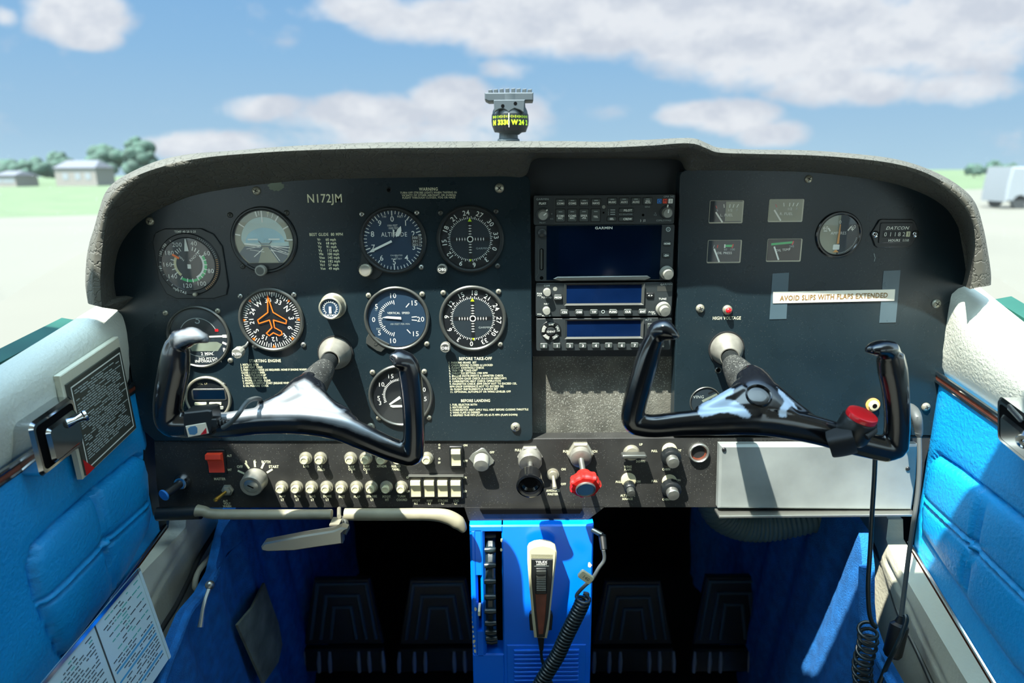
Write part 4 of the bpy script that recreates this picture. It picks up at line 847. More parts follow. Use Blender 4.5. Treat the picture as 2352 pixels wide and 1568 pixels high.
# primer at the far left
t, k = pinS('primer_knob', 421, 1104, 'small knob with a bright blue cap at the far left of the switch panel', 'primer')
mb = MB(k); mb.lathe([(19, 0), (19, 6), (15, 12), (14, 16), (8, 17)], 'chrome', n=32); mb.build('collar', t)
mb = MB(k); mb.tube([(0, 0, 12), (-18, -8, 52)], [9, 11.5], 'black_satin', 20); mb.build('stem', t)
mb = MB(k); mb.lathe([(13, 0), (13.5, 2), (12.5, 4), (0, 4.5)], 'blue_cap', o=(-18, -8, 52), ax=(-.4, -.18, 1), n=28); mb.build('cap', t)
# master switch
def rocker(name, px, py, w_, h_, label, m, cat='switch', group=None, up=True, frame='black_satin', mid='x', red=False):
    t, k = pinS(name, px, py, label, cat, group)
    mb = MB(k); mb.rrect(0, 0, w_+9, h_+12, 2, 0, 6, frame, .8); mb.build('frame', t)
    mb = MB(k); h2 = h_/2; pr = [(-h2, 4), (-h2, 9), (-h2*.3, 8), (h2*.25, 11), (h2*.55, 20 if red else 15), (h2, 19 if red else 14), (h2, 4)]
    vs = [(x, y, z) for x in (-w_/2, w_/2) for (y, z) in pr]; n = len(pr)
    mb.add(vs, [tuple(range(n)), tuple(range(2*n-1, n-1, -1))]+[(i, n+i, n+(i+1) % n, (i+1) % n) for i in range(n)], m); mb.build('rocker', t); return t, k
rocker('master_switch', 499, 1059, 35, 48, 'red rocker master switch at the left of the switch panel', 'red_switch', red=True)
lab('MASTER', 505, 1099, 6); lab('ALT', 527, 1046); lab('BAT', 527, 1078, 5)
# starter key
t, k = pinS('ignition_switch', 589, 1098, 'round ignition key lock under a fan of white marks', 'ignition switch')
mb = MB(k); mb.lathe([(27, 0), (28, 4), (27, 10), (26, 30), (24, 34), (17, 34), (16, 32)], 'cup_silver', n=40, o=(0, 0, 0), ax=(-.03, -.12, 1)); mb.build('barrel', t)
mb = MB(k); o_, x_ = Vector((-1, -3.8, 33)), Vector((-.03, -.12, 1)).normalized(); mb.lathe([(16.5, 0), (15, .6), (11, 2), (0, 2.2)], 'steel', o=o_, ax=x_, n=28); c_ = o_+x_*2.4; mb.add([c_+Vector(v) for v in ((-7, 3, .4), (-5, 5, .4), (8, -2, .6), (6, -4, .6))], [(0, 1, 2, 3)], 'void'); mb.build('key_cylinder', t)
mb = MB(k)
for a in (-62, -28, 0, 28, 58): mb.tick(30, 46, a, 4.5, .5, 'ink_cream', 0, -2)
mb.build('position_marks', t)
for s_, x, y in (('OFF', 551, 1071), ('R', 566, 1060), ('L', 587, 1058), ('BOTH', 611, 1060), ('START', 629, 1071)): lab(s_, x, y, 6.4)
def toggle(px, py, label, tip, m='brass', r=14):
    t, k = pinS('toggle_switch', px, py, label, 'switch')
    mb = MB(k); mb.lathe([(r, 0), (r, 5), (r*.75, 6), (r*.7, 11), (r*.45, 12)], 'nickel', n=6 if m == 'brass' else 24); mb.build('collar', t)
    mb = MB(k); mb.tube([(0, 0, 8), (tip[0]*.5, tip[1]*.5, 22), (tip[0], tip[1], 36)], [3.5, 4.2, 5.5], m, 12); mb.ell((tip[0], tip[1], 36), (5.5, 5.5, 3), m, 8); mb.build('lever', t); return t, k
toggle(524, 1124, 'brass toggle switch below the red master switch', (-14, -7)); lab('ALT', 518, 1150); lab('VOLT', 522, 1156); lab('WARN', 522, 1162)
# circuit breakers
def breaker_proto(px, py, label, tall):
    t, k = pinS('circuit_breaker', px, py, label, 'circuit breaker', 'push-button circuit breakers on the switch panel')
    mb = MB(k); mb.lathe([(15, 0), (15, 2.5), (12, 4), (11.5, 8), (8, 8.5)], 'nickel', n=28); mb.build('collar', t)
    mb = MB(k); mb.lathe([(7.8, 4), (9, 13), (9.6, 15), (9.2, 18), (7, 19), (6.6, 18), (0, 18)], 'cream_plastic' if tall else 'knob_grey', n=28); mb.build('button', t)
    return t
row1 = [703, 737, 806, 841, 877, 915, 981]; row2 = [648, 682.5, 716.5, 751, 785, 819.5, 853.5, 888, 922.5]
W1 = ['leftmost', 'second from left', 'third from left', 'fourth from left', 'fifth from left', 'sixth from left', 'rightmost']
W2 = ['leftmost', 'second', 'third', 'fourth', 'middle', 'sixth', 'seventh', 'eighth', 'rightmost']
cb = None
for xs, py, ws, rn in ((row1, 1051, W1, 'upper row'), (row2, 1117, W2, 'lower row')):
    for x, w_ in zip(xs, ws):
        lb = f'{w_} round breaker button in the {rn}' if w_ in ('leftmost', 'rightmost', 'middle') else f'{w_} round breaker button in the {rn}, counted from the left' if 'left' not in w_ else f'{w_} round breaker button in the {rn}'
        if cb is None: cb = breaker_proto(x, py, lb, True)
        else: dup(cb, W(x, py, Y=YS), lb)
for s_, x, y in (('LDG', 703, 1070), ('ALT', 735, 1071), ('FIELD', 738, 1078), ('NAV', 807, 1071), ('COM', 808, 1077), ('1', 808, 1083), ('NAV', 842, 1070), ('COM', 842, 1077), ('2', 842, 1084), ('XPNDR', 877, 1070), ('AUDIO', 909, 1070), ('PANEL', 910, 1077), ('NAV', 649, 1139), ('LT', 649, 1147), ('BCN', 683, 1139), ('LT', 683, 1147), ('LDG', 718, 1139), ('LT', 718, 1147), ('DOME', 752, 1139), ('LT', 752, 1147), ('INST', 785, 1140), ('FLAP', 820, 1140), ('STROBE', 854, 1139), ('LT', 855, 1147), ('PITOT', 888, 1140), ('HT', 889, 1147), ('TURN', 922, 1139), ('COORD', 923, 1147)): lab(s_, x, y, 5.6)
# rocker switches
rocker('rocker_switch', 1048, 1047, 21, 40, 'single cream rocker switch above the row of four', 'cream_plastic', frame='black_satin')
for x, s_, o_ in ((956, 'PITOT|HT', 'leftmost'), (987, 'NAV|LT', 'second'), (1017.5, 'STROBE|LT', 'third'), (1047.5, 'LDG|LT', 'rightmost')):
    rocker('rocker_switch', x, 1118, 22, 40, f'{o_} cream rocker switch'+(' from the left' if o_ in ('second', 'third') else '')+' in the row of four', 'cream_plastic', group='row of four cream rocker switches')
    for i, q_ in enumerate(s_.split('|')): lab(q_, x, 1149+i*6.5, 5.4)
mb = world_panel(); pp = PW([(939, 1088), (1065, 1088), (1065, 1091), (939, 1091)], YS); mb.prism(pp, -.001, .0035, 'steel'); mb.build('switch_rail', PANEL)
for s_, x, y in (('O', 1009, 1021), ('N', 1009, 1028), ('O', 1009, 1053), ('FF', 1009, 1062), ('ON', 1069, 1022), ('OFF', 1069, 1058), ('ON', 938, 1096), ('OFF', 939, 1128), ('ON', 1067, 1096), ('OFF', 1067, 1128), ('ON', 1107, 1032), ('OFF', 1130, 1038)): lab(s_, x, y, 5)
# cabin heat style pull knob (diamond plate)
t, k = pinS('pull_control', 1107, 1052, 'round grey pull knob on a diamond-shaped plate', 'knob')
mb = MB(k); mb.prism([(-30, 0), (-22, 12), (0, 26), (6, 25), (28, -6), (26, -12), (0, -30), (-6, -30)], 0, 2.5, 'steel', .6); mb.build('plate', t)
mb = MB(k); mb.lathe([(17, 2), (18, 10), (18, 24), (16, 27), (0, 28)], 'knob_grey', n=36, o=(0, 0, 0), ax=(-.03, -.28, 1)); mb.build('knob', t)
# throttle
t, k = pinS('throttle_control', 1217, 1046, 'black throttle push-pull knob with a hollow end and silver shaft', 'throttle')
mb = MB(k); mb.lathe([(27, 0), (29, 3), (29, 9), (26, 12)], 'cup_silver', n=6); mb.lathe([(27, 8), (27, 24), (24, 28), (10, 29)], 'cup_silver', n=36, o=(0, 0, 0), ax=(0, -.3, 1)); mb.build('collar', t)
mb = MB(k); mb.tube([(0, -3, 20), (0, -20, 80)], 5.5, 'steel', 16); mb.build('shaft', t)
mb = MB(k); mb.lathe([(10, -6), (22, -3), (25, 4), (28, 34), (30, 38), (30, 42), (26, 44), (21, 43), (19, 34), (14, 30), (0, 30)], 'black_gloss', n=48, o=(-1, -16, 66), ax=(-.03, -.2, 1)); mb.build('knob', t)
# mixture
t, k = pinS('mixture_control', 1332, 1039, 'red fluted mixture control knob with a blue-grey centre button', 'mixture control')
mb = MB(k); mb.lathe([(30, 0), (31, 3), (31, 10), (27, 13)], 'nickel', n=6); mb.lathe([(25, 10), (24, 24), (18, 27)], 'cup_silver', n=32, o=(0, 0, 0), ax=(0, -.25, 1)); mb.build('collar', t)
mb = MB(k); mb.tube([(0, -4, 20), (3, -30, 76)], 6.5, 'steel', 16); mb.build('shaft', t)
def lobes(th): v = math.cos(th*7); return .10*max(0, v)**3-.01
mb = MB(k); mb.lathe([(9, -18), (16, -16), (17, -2)], 'red_knob', n=36, o=(3, -32, 72), ax=(.02, -.42, 1)); mb.lathe([(16, -4), (30, 2), (33, 8), (33, 20), (30, 25), (22, 27)], 'red_knob', n=84, o=(3, -32, 72), ax=(.02, -.42, 1), wob=lobes); mb.build('knob', t)
mb = MB(k); mb.lathe([(22, 24), (22, 30), (20.5, 31.5), (18.5, 31), (18, 29.5)], 'steel', n=40, o=(3, -32, 72), ax=(.02, -.42, 1)); mb.build('button_ring', t)
mb = MB(k); mb.lathe([(18.5, 28), (18, 30), (0, 30.3)], 'cap_grey_blue', n=40, o=(3, -32, 72), ax=(.02, -.42, 1)); mb.build('button', t)
toggle(1270, 1088, 'small silver toggle switch between the throttle and the red knob', (2, -18), 'nickel', 14)
for s_, x, y in (('AVIONICS', 1270, 1126), ('MASTER', 1270, 1134), ('ON', 1294, 1077), ('OFF', 1294, 1111), ('PUSH', 1301, 1036), ('RICH', 1364, 1036), ('FULL', 1190, 1033)): lab(s_, x, y, 5.6)
# flap switch
t, k = pinS('flap_switch', 1450, 1039, 'wing flap lever with a flat silver paddle', 'flap switch')
mb = MB(k); mb.lathe([(19, 0), (19, 4), (15, 10), (0, 12)], 'nickel', n=32); mb.build('base', t)
mb = MB(k); mb.rrect(2, 2, 56, 9, 4, 11, 30, 'bezel_grey', 2); mb.build('paddle', t)
lab('WING', 1442, 1071); lab('FLAPS', 1442, 1078); lab('UP', 1472, 1020); lab('DOWN', 1471, 1059)
def ctl(px, py, label, r1=18, r2=12, cap='steel', m='black_satin', ring='cream_plastic'):
    t, k = pinS('pull_control', px, py, label, 'knob', None)
    mb = MB(k); mb.lathe([(17, 0), (17, 4), (14, 5)], ring, 0, 8, 28); mb.build('collar', t)
    mb = MB(k); mb.lathe([(r1*.7, 4), (r1, 10), (r1, 26), (r1*.86, 29), (r2, 30)], m, n=36, o=(0, 0, 0), ax=(0, -.14, 1), wob=lambda th: .025*math.sin(14*th)); mb.build('knob', t)
    mb = MB(k); mb.lathe([(r2, 28), (r2, 42), (r2*.9, 44), (0, 44.5)], cap, n=32, o=(0, 0, 0), ax=(0, -.14, 1)); mb.build('cap', t)
ctl(1537, 1040, 'upper of the two black pull knobs with silver caps', 22, 14)
ctl(1537, 1112, 'lower of the two black pull knobs with silver caps', 22, 14)
ctl(1443, 1108, 'small grey-capped pull knob above the words ALT STATIC SOURCE', 13, 9, 'bezel_grey')
lab('ALT STATIC', 1442, 1137); lab('SOURCE', 1441, 1145); lab('PULL', 1503, 1035); lab('HOT', 1558, 1034); lab('CABIN', 1530, 1077); lab('PULL', 1503, 1104); lab('ON', 1558, 1102); lab('CABIN', 1530, 1146); lab('PULL', 1421, 1106); lab('ON', 1466, 1105)
# socket
t, k = pinS('power_socket', 1604, 1038, 'round silver-rimmed power socket with a dark rusty inside', 'socket')
mb = MB(k); mb.ringz(18.5, 23.5, 0, 9, 'steel', ch=2); mb.build('rim', t)
mb = MB(k); mb.lathe([(18.5, 1), (18, 1.4), (0, 1.4)], 'wood', n=32); mb.disc(15, 2, 'black_matte', -1, 2, 24); mb.build('contact', t)
# headset jack by the copilot yoke grip
t, k = pin('jack_socket', 2004, 929, 'brass jack socket just left of the copilot yoke grip', 'socket')
mb = MB(k); mb.lathe([(16, 0), (16, 3), (13, 4)], 'amber', n=28); mb.lathe([(12, 3), (11, 9), (6.5, 10)], 'cream_plastic', n=28); mb.disc(5.5, 10.3, 'void', n=16); mb.build('ring', t)
for s_, x, y, h in LOWT: p = W(x, y, Y=YS); SWM.text(s_, p.x, p.z, h*KP(x, y, YS), -YS+.0004, 'ink_cream', bold=.03, sx=.8)
SWM.build('switch_panel', PANEL)

# ============================================================ glove box cover, panel trim, brake handle
def face_from(pts, Y, depth, m, ch=.002):
    mb = world_panel(); mb.prism(PW(pts, Y), -Y-depth, -Y, m, ch); return mb
t = thing('cover_plate', 'bare scuffed aluminium cover plate at the right of the switch panel', 'cover plate', (0, 0, 0))
face_from([(1654, 1022), (2110, 1021), (2106, 1100), (2096, 1172), (1650, 1168)], -.012, .012, 'aluminium', .003).build('plate', t)
mb = MB(); a = W(1648, 1166, Y=-.013); b = W(2098, 1172, Y=-.013); mb.box(a.x, b.x, -.022, -.001, min(a.z, b.z)-.004, min(a.z, b.z)-.001, 'steel', .0005); mb.build('flange', t)
for (x, y) in ((2085, 1076), (1663, 1032)): o = screw(t, 0, 0, 5*KP(x, y), 'black_satin'); o.location = W(x, y, Y=-.0122); o.rotation_euler = (PI/2, 0, 0)
def pathw(P, Y): return [W(x, y, Y=Y) for x, y in P]
t = thing('panel_edge_trim', 'long cream padded trim along the lower left edge of the panel', 'trim', (0, 0, 0))
k = KP(700, 1180, -.03)
mb = MB(); mb.tube(pathw([(362, 1180), (420, 1178), (462, 1176)], -.026), [(16*k, 15*k)]*3, 'black_satin', 20); mb.build('trim_piece', t)  # left end coloured black for the wing's shadow on the cream trim
mb = MB(); mb.tube(pathw([(452, 1172), (470, 1174), (492, 1180), (600, 1181), (762, 1181)], -.03), [(13*k, 16*k)]+[(11*k, 13*k)]*4, 'grip_trim', 20, smooth=4); mb.build('trim_piece', t)
mb = MB(); mb.tube(pathw([(792, 1181), (900, 1181), (985, 1181), (1025, 1186), (1052, 1200), (1066, 1218)], -.03), [(14*k, 14*k)]*3+[(17*k, 15*k), (17*k, 15*k), (7*k, 9*k)], 'grip_trim', 20, smooth=5); mb.build('trim_piece', t)
t = thing('parking_brake_handle', 'flat grey metal brake handle hanging under the panel trim', 'brake handle', W(775, 1185, Y=-.03))
def rel(t, P): return [Vector(p)-t.location for p in P]
mb = MB(); mb.tube(rel(t, [W(779, 1168, Y=.0), W(779, 1186, Y=-.035)]), 5*k, 'nickel', 12); mb.box(-10*k, 12*k, -.02, .0, -6*k, -2*k, 'nickel'); mb.tube(rel(t, [W(790, 1190, Y=-.03), W(797, 1212, Y=-.05), W(790, 1226, Y=-.055)]), [8*k, 7*k, 6*k], 'bezel_grey', 12); mb.build('bracket', t)
mb = MB(1, MP); pp = [(W(x, y, Y=-.055)-t.location) for x, y in ((605, 1247), (612, 1238), (700, 1221), (770, 1210), (788, 1202), (801, 1206), (790, 1216), (791, 1240), (740, 1247), (680, 1256), (620, 1258), (607, 1255))]
mb.prism([(p.x, p.z) for p in pp], .055-.03-.012+.01, .055-.03+.01, 'steel', .002); mb.build('handle', t)
# ============================================================ side walls, doors
def segdist(PY, PZ, poly, closed=False):
    d = np.full(PY.shape, 9.0); P = [np.array(p) for p in poly]; n = len(P)
    for i in range(n if closed else n-1):
        a, b = P[i], P[(i+1) % n]; v = b-a; L2 = max(1e-12, v@v)
        t = np.clip(((PY-a[0])*v[0]+(PZ-a[1])*v[1])/L2, 0, 1); d = np.minimum(d, np.hypot(PY-a[0]-t*v[0], PZ-a[1]-t*v[1]))
    return d
def inside(PY, PZ, poly):
    r = np.zeros(PY.shape, bool); n = len(poly)
    for i in range(n):
        (x0, y0), (x1, y1) = poly[i], poly[(i+1) % n]
        c = ((y0 > PZ) != (y1 > PZ)) & (PY < (x1-x0)*(PZ-y0)/((y1-y0) or 1e-9)+x0); r ^= c
    return r
def onX(P, X): return [(W(x, y, X=X).y, W(x, y, X=X).z) for x, y in P]
def lineZ(X, p0, p1):
    a, b = W(*p0, X=X), W(*p1, X=X); s_ = (b.z-a.z)/(b.y-a.y); return lambda y: a.z+s_*(y-a.y)
def sheet(Xs, inw, YY, ZZ, H, m, mb=None):
    """height field on a side wall; inw = +1 when the cabin lies at larger X"""
    mb = mb or MB(); nz, ny = YY.shape; vs = [(Xs+inw*H[i, j], YY[i, j], ZZ[i, j]) for i in range(nz) for j in range(ny)]
    fs = [(i*ny+j, i*ny+j+1, (i+1)*ny+j+1, (i+1)*ny+j) for i in range(nz-1) for j in range(ny-1)]
    loop = [j for j in range(ny)]+[i*ny+ny-1 for i in range(1, nz)]+[(nz-1)*ny+j for j in range(ny-2, -1, -1)]+[i*ny for i in range(nz-2, 0, -1)]
    base = len(vs); vs += [(Xs-inw*.015, vs[q][1], vs[q][2]) for q in loop]; n = len(loop)
    fs += [(loop[i], base+i, base+(i+1) % n, loop[(i+1) % n]) for i in range(n)]; fs.append(tuple(base+i for i in range(n)))
    mb.add(vs, fs, m); return mb
def grid(y0, y1, zlo, zhi, ny, nz):
    y = np.linspace(y0, y1, ny); v = np.linspace(0, 1, nz)[:, None]; lo = np.array([zlo(t) for t in y])[None]; hi = np.array([zhi(t) for t in y])[None]
    return np.broadcast_to(y[None], (nz, ny)).copy(), lo+(hi-lo)*v
def quadM(A, B, C):                                       # frame at A, x to B, y to C
    x = (B-A); y = (C-A); w_, h_ = x.length, y.length; x.normalize(); y.normalize(); z = x.cross(y).normalized(); z = z if z.dot(EYE-A) > 0 else -z
    return Matrix(((x.x, y.x, z.x, A.x), (x.y, y.y, z.y, A.y), (x.z, y.z, z.z, A.z), (0, 0, 0, 1))), w_, h_
def door(side, X, inw, trim, sill, bottom, outline, seams, button, yfront, whitecol='white_vinyl'):
    D = bpy.data.objects.new('door_1' if side == 'left' else 'door_2', None); COL.objects.link(D); struct(D)
    zt = lineZ(X, *trim); zs = lineZ(X-inw*.030, *sill); zb = lineZ(X, *bottom)
    # blue quilted lower part
    YY, ZZ = grid(-1.15, yfront, zb, lambda y: zt(y)-.002, 260, 130); po = onX(outline, X); ins = inside(YY, ZZ, po); d = segdist(YY, ZZ, po, True)
    H = np.where(ins, .004+.008*(1-np.exp(-d/.009)), .002*np.minimum(1, d/.02)+.002)
    H -= .006*np.exp(-(d/.0026)**2)
    for s_ in seams:
        q = segdist(YY, ZZ, onX(s_, X)); H += np.where(ins, -.0038*np.exp(-((q-.0045)/.0018)**2)-.0015*np.exp(-(q/.012)**2)+.0018*np.exp(-(q/.0025)**2), 0)
    bx, bz = onX([button], X)[0]; q = np.hypot(YY-bx, ZZ-bz); H += .004*np.exp(-(q/.006)**4)-.003*np.exp(-((q-.009)/.002)**2)
    edge = np.minimum(1, (yfront-YY)/.03); H -= .012*(1-edge)**2
    sheet(X, inw, YY, ZZ, H, 'blue_vinyl').build('lower_upholstery', D, ang=60)
    # white padded upper part with a rounded sill
    prof = [(0, .008), (.04, .011), (.12, .015), (.3, .020), (.5, .024), (.68, .025), (.82, .023), (.91, .018), (.97, .010), (1.0, .0), (1.0, -.014), (.8, -.014), (.75, -.006)]
    ys = np.linspace(-1.15, yfront-.004, 60); vs = []
    for y in ys:
        f = 1
        q = min(1, max(0, (y-(yfront-.06))/.06)); q = q*q*(3-2*q)
        for (v, h) in prof: vs.append((X+inw*((h-.016)*(1-q)+min(h-.016, .001)*q), y, zt(y)+(zs(y)-zt(y))*v))
    n = len(prof); fs = [(i*n+j, (i+1)*n+j, (i+1)*n+j+1, i*n+j+1) for i in range(len(ys)-1) for j in range(n-1)]
    fs += [tuple(range(n)), tuple((len(ys)-1)*n+j for j in range(n))]
    mb = MB(); mb.add(vs, fs, 'white_vinyl'); mb.build('upper_padding', D, ang=60)
    # chrome strip with wood inlay
    mb = MB(); M_ = [(X+inw*.004, y, zt(y)+.0) for y in np.linspace(-1.15, yfront, 30)]
    for dz, m_, r in ((.0055, 'chrome', .003), (-.0045, 'chrome', .0024)): mb.tube([(a, b, c+dz) for a, b, c in M_], r, m_, 8)
    mb.tube([(a, b, c) for a, b, c in M_], (.0012, .0036), 'wood', 8, ref=Vector((1, 0, 0))); mb.build('trim_strip', D)
    # chrome strip with wood inlay along the bottom edge, dark rubber seal along the window
    mb = MB(); M_ = [(X+inw*.006, y, zb(y)) for y in np.linspace(-1.15, yfront-.01, 30)]
    for dz, m_, r in ((.006, 'chrome', .0028), (-.006, 'chrome', .0028)): mb.tube([(a, b, c+dz) for a, b, c in M_], r, m_, 8)
    mb.tube([(a, b, c) for a, b, c in M_], (.0012, .004), 'wood', 8, ref=Vector((1, 0, 0))); mb.build('bottom_trim_strip', D)
    return D, zt, zs, zb
XL, XR = -.50, .56
DL, ztL, zsL, zbL = door('left', XL, 1, ((0, 1095), (308, 886)), ((0, 838), (212, 708)), ((375, 1212), (130, 1540)),
    [(62, 1295), (72, 1254), (112, 1212), (206, 1128), (296, 1056), (308, 1047), (322, 1050), (332, 1085), (336, 1140), (340, 1178), (331, 1220), (280, 1318), (254, 1358), (150, 1496), (140, 1506), (128, 1495), (84, 1390), (66, 1330)],
    [[(84, 1390), (224, 1248), (336, 1150)], [(206, 1128), (224, 1248), (254, 1358)]], (224, 1248), .032)
DR, ztR, zsR, zbR = door('right', XR, -1, ((2170, 874), (2312, 972)), ((2292, 692), (2350, 738)), ((2068, 1206), (2288, 1568)),
    [(2126, 1139), (2136, 1085), (2144, 1059), (2160, 1045), (2212, 1079), (2352, 1190), (2700, 1466), (2700, 1900), (2352, 1545), (2337, 1530), (2242, 1398), (2125, 1219)],
    [[(2128, 1139), (2254, 1255), (2700, 1690)], [(2280, 1133), (2254, 1255), (2221, 1378)]], (2254, 1255), .012)
# window seals outside the doors
for X, inw, a, b, nm in ((-.575, 1, (0, 800), (205, 698), 'window_seal'), (.635, -1, (2280, 655), (2352, 697), 'window_seal')):
    f = lineZ(X, a, b); mb = MB(); ys = np.linspace(-1.15, .0, 10)
    vs = []
    for y in ys:
        for (dx, dz) in ((0, 0), (0, -.05), (.03*inw, -.05), (.022*inw, -.004)): vs.append((X+dx, y, f(y)+dz))
    fs = [(i*4+j, i*4+(j+1) % 4, (i+1)*4+(j+1) % 4, (i+1)*4+j) for i in range(len(ys)-1) for j in range(4)]+[(3, 2, 1, 0), tuple(len(vs)-4+j for j in range(4))]
    mb.add(vs, fs, 'green_rubber'); mb.build(nm, DL if inw > 0 else DR)
# filler between panel ends, padding and doors
for X0, X1, nm in ((-.60, -.497, 'trim_3'), (.575, .64, 'trim_4')): mb = MB(); mb.box(X0, X1, -.0, .03, EZ-.5, EZ-.19, 'black_satin', .002); struct(mb.build(nm))
# ---- placard on the left wall
A, B, C = W(196, 1092, X=-.483), W(312, 982, X=-.483), W(150, 884, X=-.483)
M, w_, h_ = quadM(A, B, C)
t = thing('wall_placard', 'dark wall placard with fine lines of print, fixed in front of the chrome door handle', 'placard', (0, 0, 0))
mb = MB(1, M); mb.prism([(0, 0), (w_, 0), (w_*.98, h_*1.0), (0, h_)], -.001, .001, 'placard', .0004); mb.build('plate', t)
mb = MB(1, M); mb.prism([(-.003, -.003), (w_+.002, -.003), (w_+.002, h_+.012), (-.004, h_+.012)], -.008, -.001, 'cream_vinyl', .001); mb.build('backing', t)
mb = MB(1, M); q = .006; mb.pline([(q, q), (w_-q, q), (w_-q, h_-q), (q, h_-q)], .0016, .0013, 'ink', True); mb.build('plate_border', t)
mb = MB(1, M); rd = random.Random(3)
for i in range(30):
    y = h_-.012-i*(h_-.024)/30; x = .010
    while x < w_-.016:
        l = rd.uniform(.003, .014)
        if rd.random() < .82: mb.rrect(x+l/2, y, l, .0011, .0004, .001, .0013, 'ink_dim', n=1)
        x += l+.0016
mb.build('plate_print', t)
mb = MB(1, M); mb.prism([(0, .0), (.016, .0), (.0, .02)], .0012, .0016, 'red'); mb.build('plate_corner', t)
# ---- chrome door handles
def handle(A, B, C, label, flip=1, open_=False):
    M, w_, h_ = quadM(A, B, C); t = thing('door_handle', label, 'door handle', A); M2 = M.copy(); M2.translation = (0, 0, 0)
    mb = MB(1, M2); mb.rrect(w_/2, h_/2, w_, h_, .008, -.02, .007, 'chrome', .003, n=6); mb.build('frame', t)
    mb = MB(1, M2); mb.rrect(w_/2, h_/2, w_-.012, h_-.012, .005, .006, .0073, 'void', 0, n=5); mb.build('recess', t)
    mb = MB(1, M2); mb.rrect(w_/2+.003, h_/2-.002, w_-.021, h_-.021, .006, .007, .013, 'chrome', .003, n=6); mb.build('lever', t)
    mb = MB(1, M2); c = Vector((w_*.62, h_*.66, .012)); mb.tube([c, c+Vector((.005*flip, .001, .006)), c+Vector((.011*flip, .002, .010))], [.006, .0035, .005], 'chrome', 20, smooth=4); mb.lathe([(.005, 0), (.0065, .0015), (.006, .004), (.003, .005), (0, .004)], 'chrome', o=c+Vector((.011*flip, .002, .010)), ax=(.7*flip, .2, .7), n=24); mb.build('lock_knob', t)
    return t
xh = -.482
handle(W(84, 1100, X=xh), W(182, 1020, X=xh), W(52, 976, X=xh), 'chrome door handle recessed in the left door behind the placard')
xh = .525
t = handle(W(2302, 1010, X=xh), W(2440, 1124, X=xh), W(2302, 905, X=xh), 'chrome door handle at the right picture edge')
mb = MB(); pts = []
for i in range(160): a = i*.9; p = W(2318+i*.16, 935+i*.17, X=.515); pts.append(p-t.location+Vector((0, math.cos(a)*.003, math.sin(a)*.003)))
mb.tube(pts, .0006, 'steel', 6); mb.build('spring', t)

# ============================================================ footwell
def ruled(X, rear, front, m, amp, freq, inw, name, ny=90, nz=60, par=None, st=True, ph=0.0):
    """sheet between a rear and a front edge, both top to bottom, with soft vertical folds"""
    def res(P, n):
        P = [np.array(p) for p in P]; L_ = [0]
        for a, b in zip(P, P[1:]): L_.append(L_[-1]+np.linalg.norm(b-a))
        t = np.linspace(0, L_[-1], n); return np.stack([np.interp(t, L_, [p[i] for p in P]) for i in (0, 1)], 1)
    a, b = res(rear, nz), res(front, nz); v = np.linspace(0, 1, ny)[None, :, None]; G = a[:, None]*(1-v)+b[:, None]*v
    YY, ZZ = G[..., 0], G[..., 1]; u = (YY*freq+ZZ*freq*.25)
    H = amp*(np.sin(u*6.3+ph)+.5*np.sin(u*14.1+1+3*ZZ))+amp*.15*np.sin(YY*900)
    return sheet(X, inw, YY, ZZ, H, m).build(name, par, ang=70)
LW_ = bpy.data.objects.new('trim_5', None); COL.objects.link(LW_); struct(LW_)
YY, ZZ = grid(-1.1, .17, lambda y: EZ-.86, lambda y: zbL(y)+.004 if y < .03 else zbL(.03)+.02, 120, 60)
H = .006*np.sin(YY*9)+.004*np.sin(ZZ*30+YY*18); seam = onX([(440, 1200), (395, 1300), (350, 1400), (300, 1500)], -.47); q = segdist(YY, ZZ, seam); H -= .004*np.exp(-(q/.003)**2)-.006*np.exp(-(q/.03)**2)
sheet(-.475, 1, YY, ZZ, H, 'cream_vinyl').build('kick_panel', LW_, ang=60)
mb = MB(); mb.tube([W(x, y, X=-.462) for x, y in ((508, 1200), (480, 1243), (455, 1285), (435, 1330), (405, 1390), (374, 1440), (330, 1520))], .0035, 'black_matte', 10, smooth=4); mb.build('piping', LW_)
mb = MB(); pk = [W(x, y, X=-.458) for x, y in ((502, 1255), (513, 1270), (512, 1307), (500, 1335), (478, 1346), (455, 1348), (450, 1335), (456, 1312), (478, 1285))]; mb.add(pk, [tuple(range(len(pk)))], 'void'); mb.build('pocket_opening', LW_)
mb = MB(); mb.tube([W(x, y, X=-.455) for x, y in ((508, 1240), (500, 1262), (478, 1285), (456, 1312), (448, 1338), (452, 1352), (482, 1350))], .004, 'cream_vinyl', 10, smooth=4); mb.build('pocket_lip', LW_)
ruled(-.425, onX([(530, 1175), (512, 1240), (497, 1310), (470, 1360), (432, 1405), (405, 1470), (380, 1530), (350, 1620)], -.425)+[(-.30, EZ-1.05)], [(.78, EZ-.40), (.78, EZ-.6), (.78, EZ-.8), (.78, EZ-1.05)], 'carpet', .004, 9, 1, 'carpet', par=LW_)
mb = MB(); mb.tube([W(x, y, X=-.42) for x, y in ((497, 1312), (470, 1362), (432, 1407), (407, 1470), (382, 1532), (352, 1620))], .006, 'carpet', 10, smooth=4); mb.build('carpet_edge', LW_)
mb = MB(); pk = [W(x, y, X=-.408) for x, y in ((608, 1338), (622, 1380), (640, 1430), (649, 1480), (640, 1520), (606, 1570), (575, 1500), (546, 1435), (580, 1395))]; mb.add(pk+[p-Vector((.004, 0, 0)) for p in pk], [tuple(range(9)), tuple(range(17, 8, -1))]+[(i, 9+i, 9+(i+1) % 9, (i+1) % 9) for i in range(9)], 'felt'); mb.build('kick_pad', LW_)
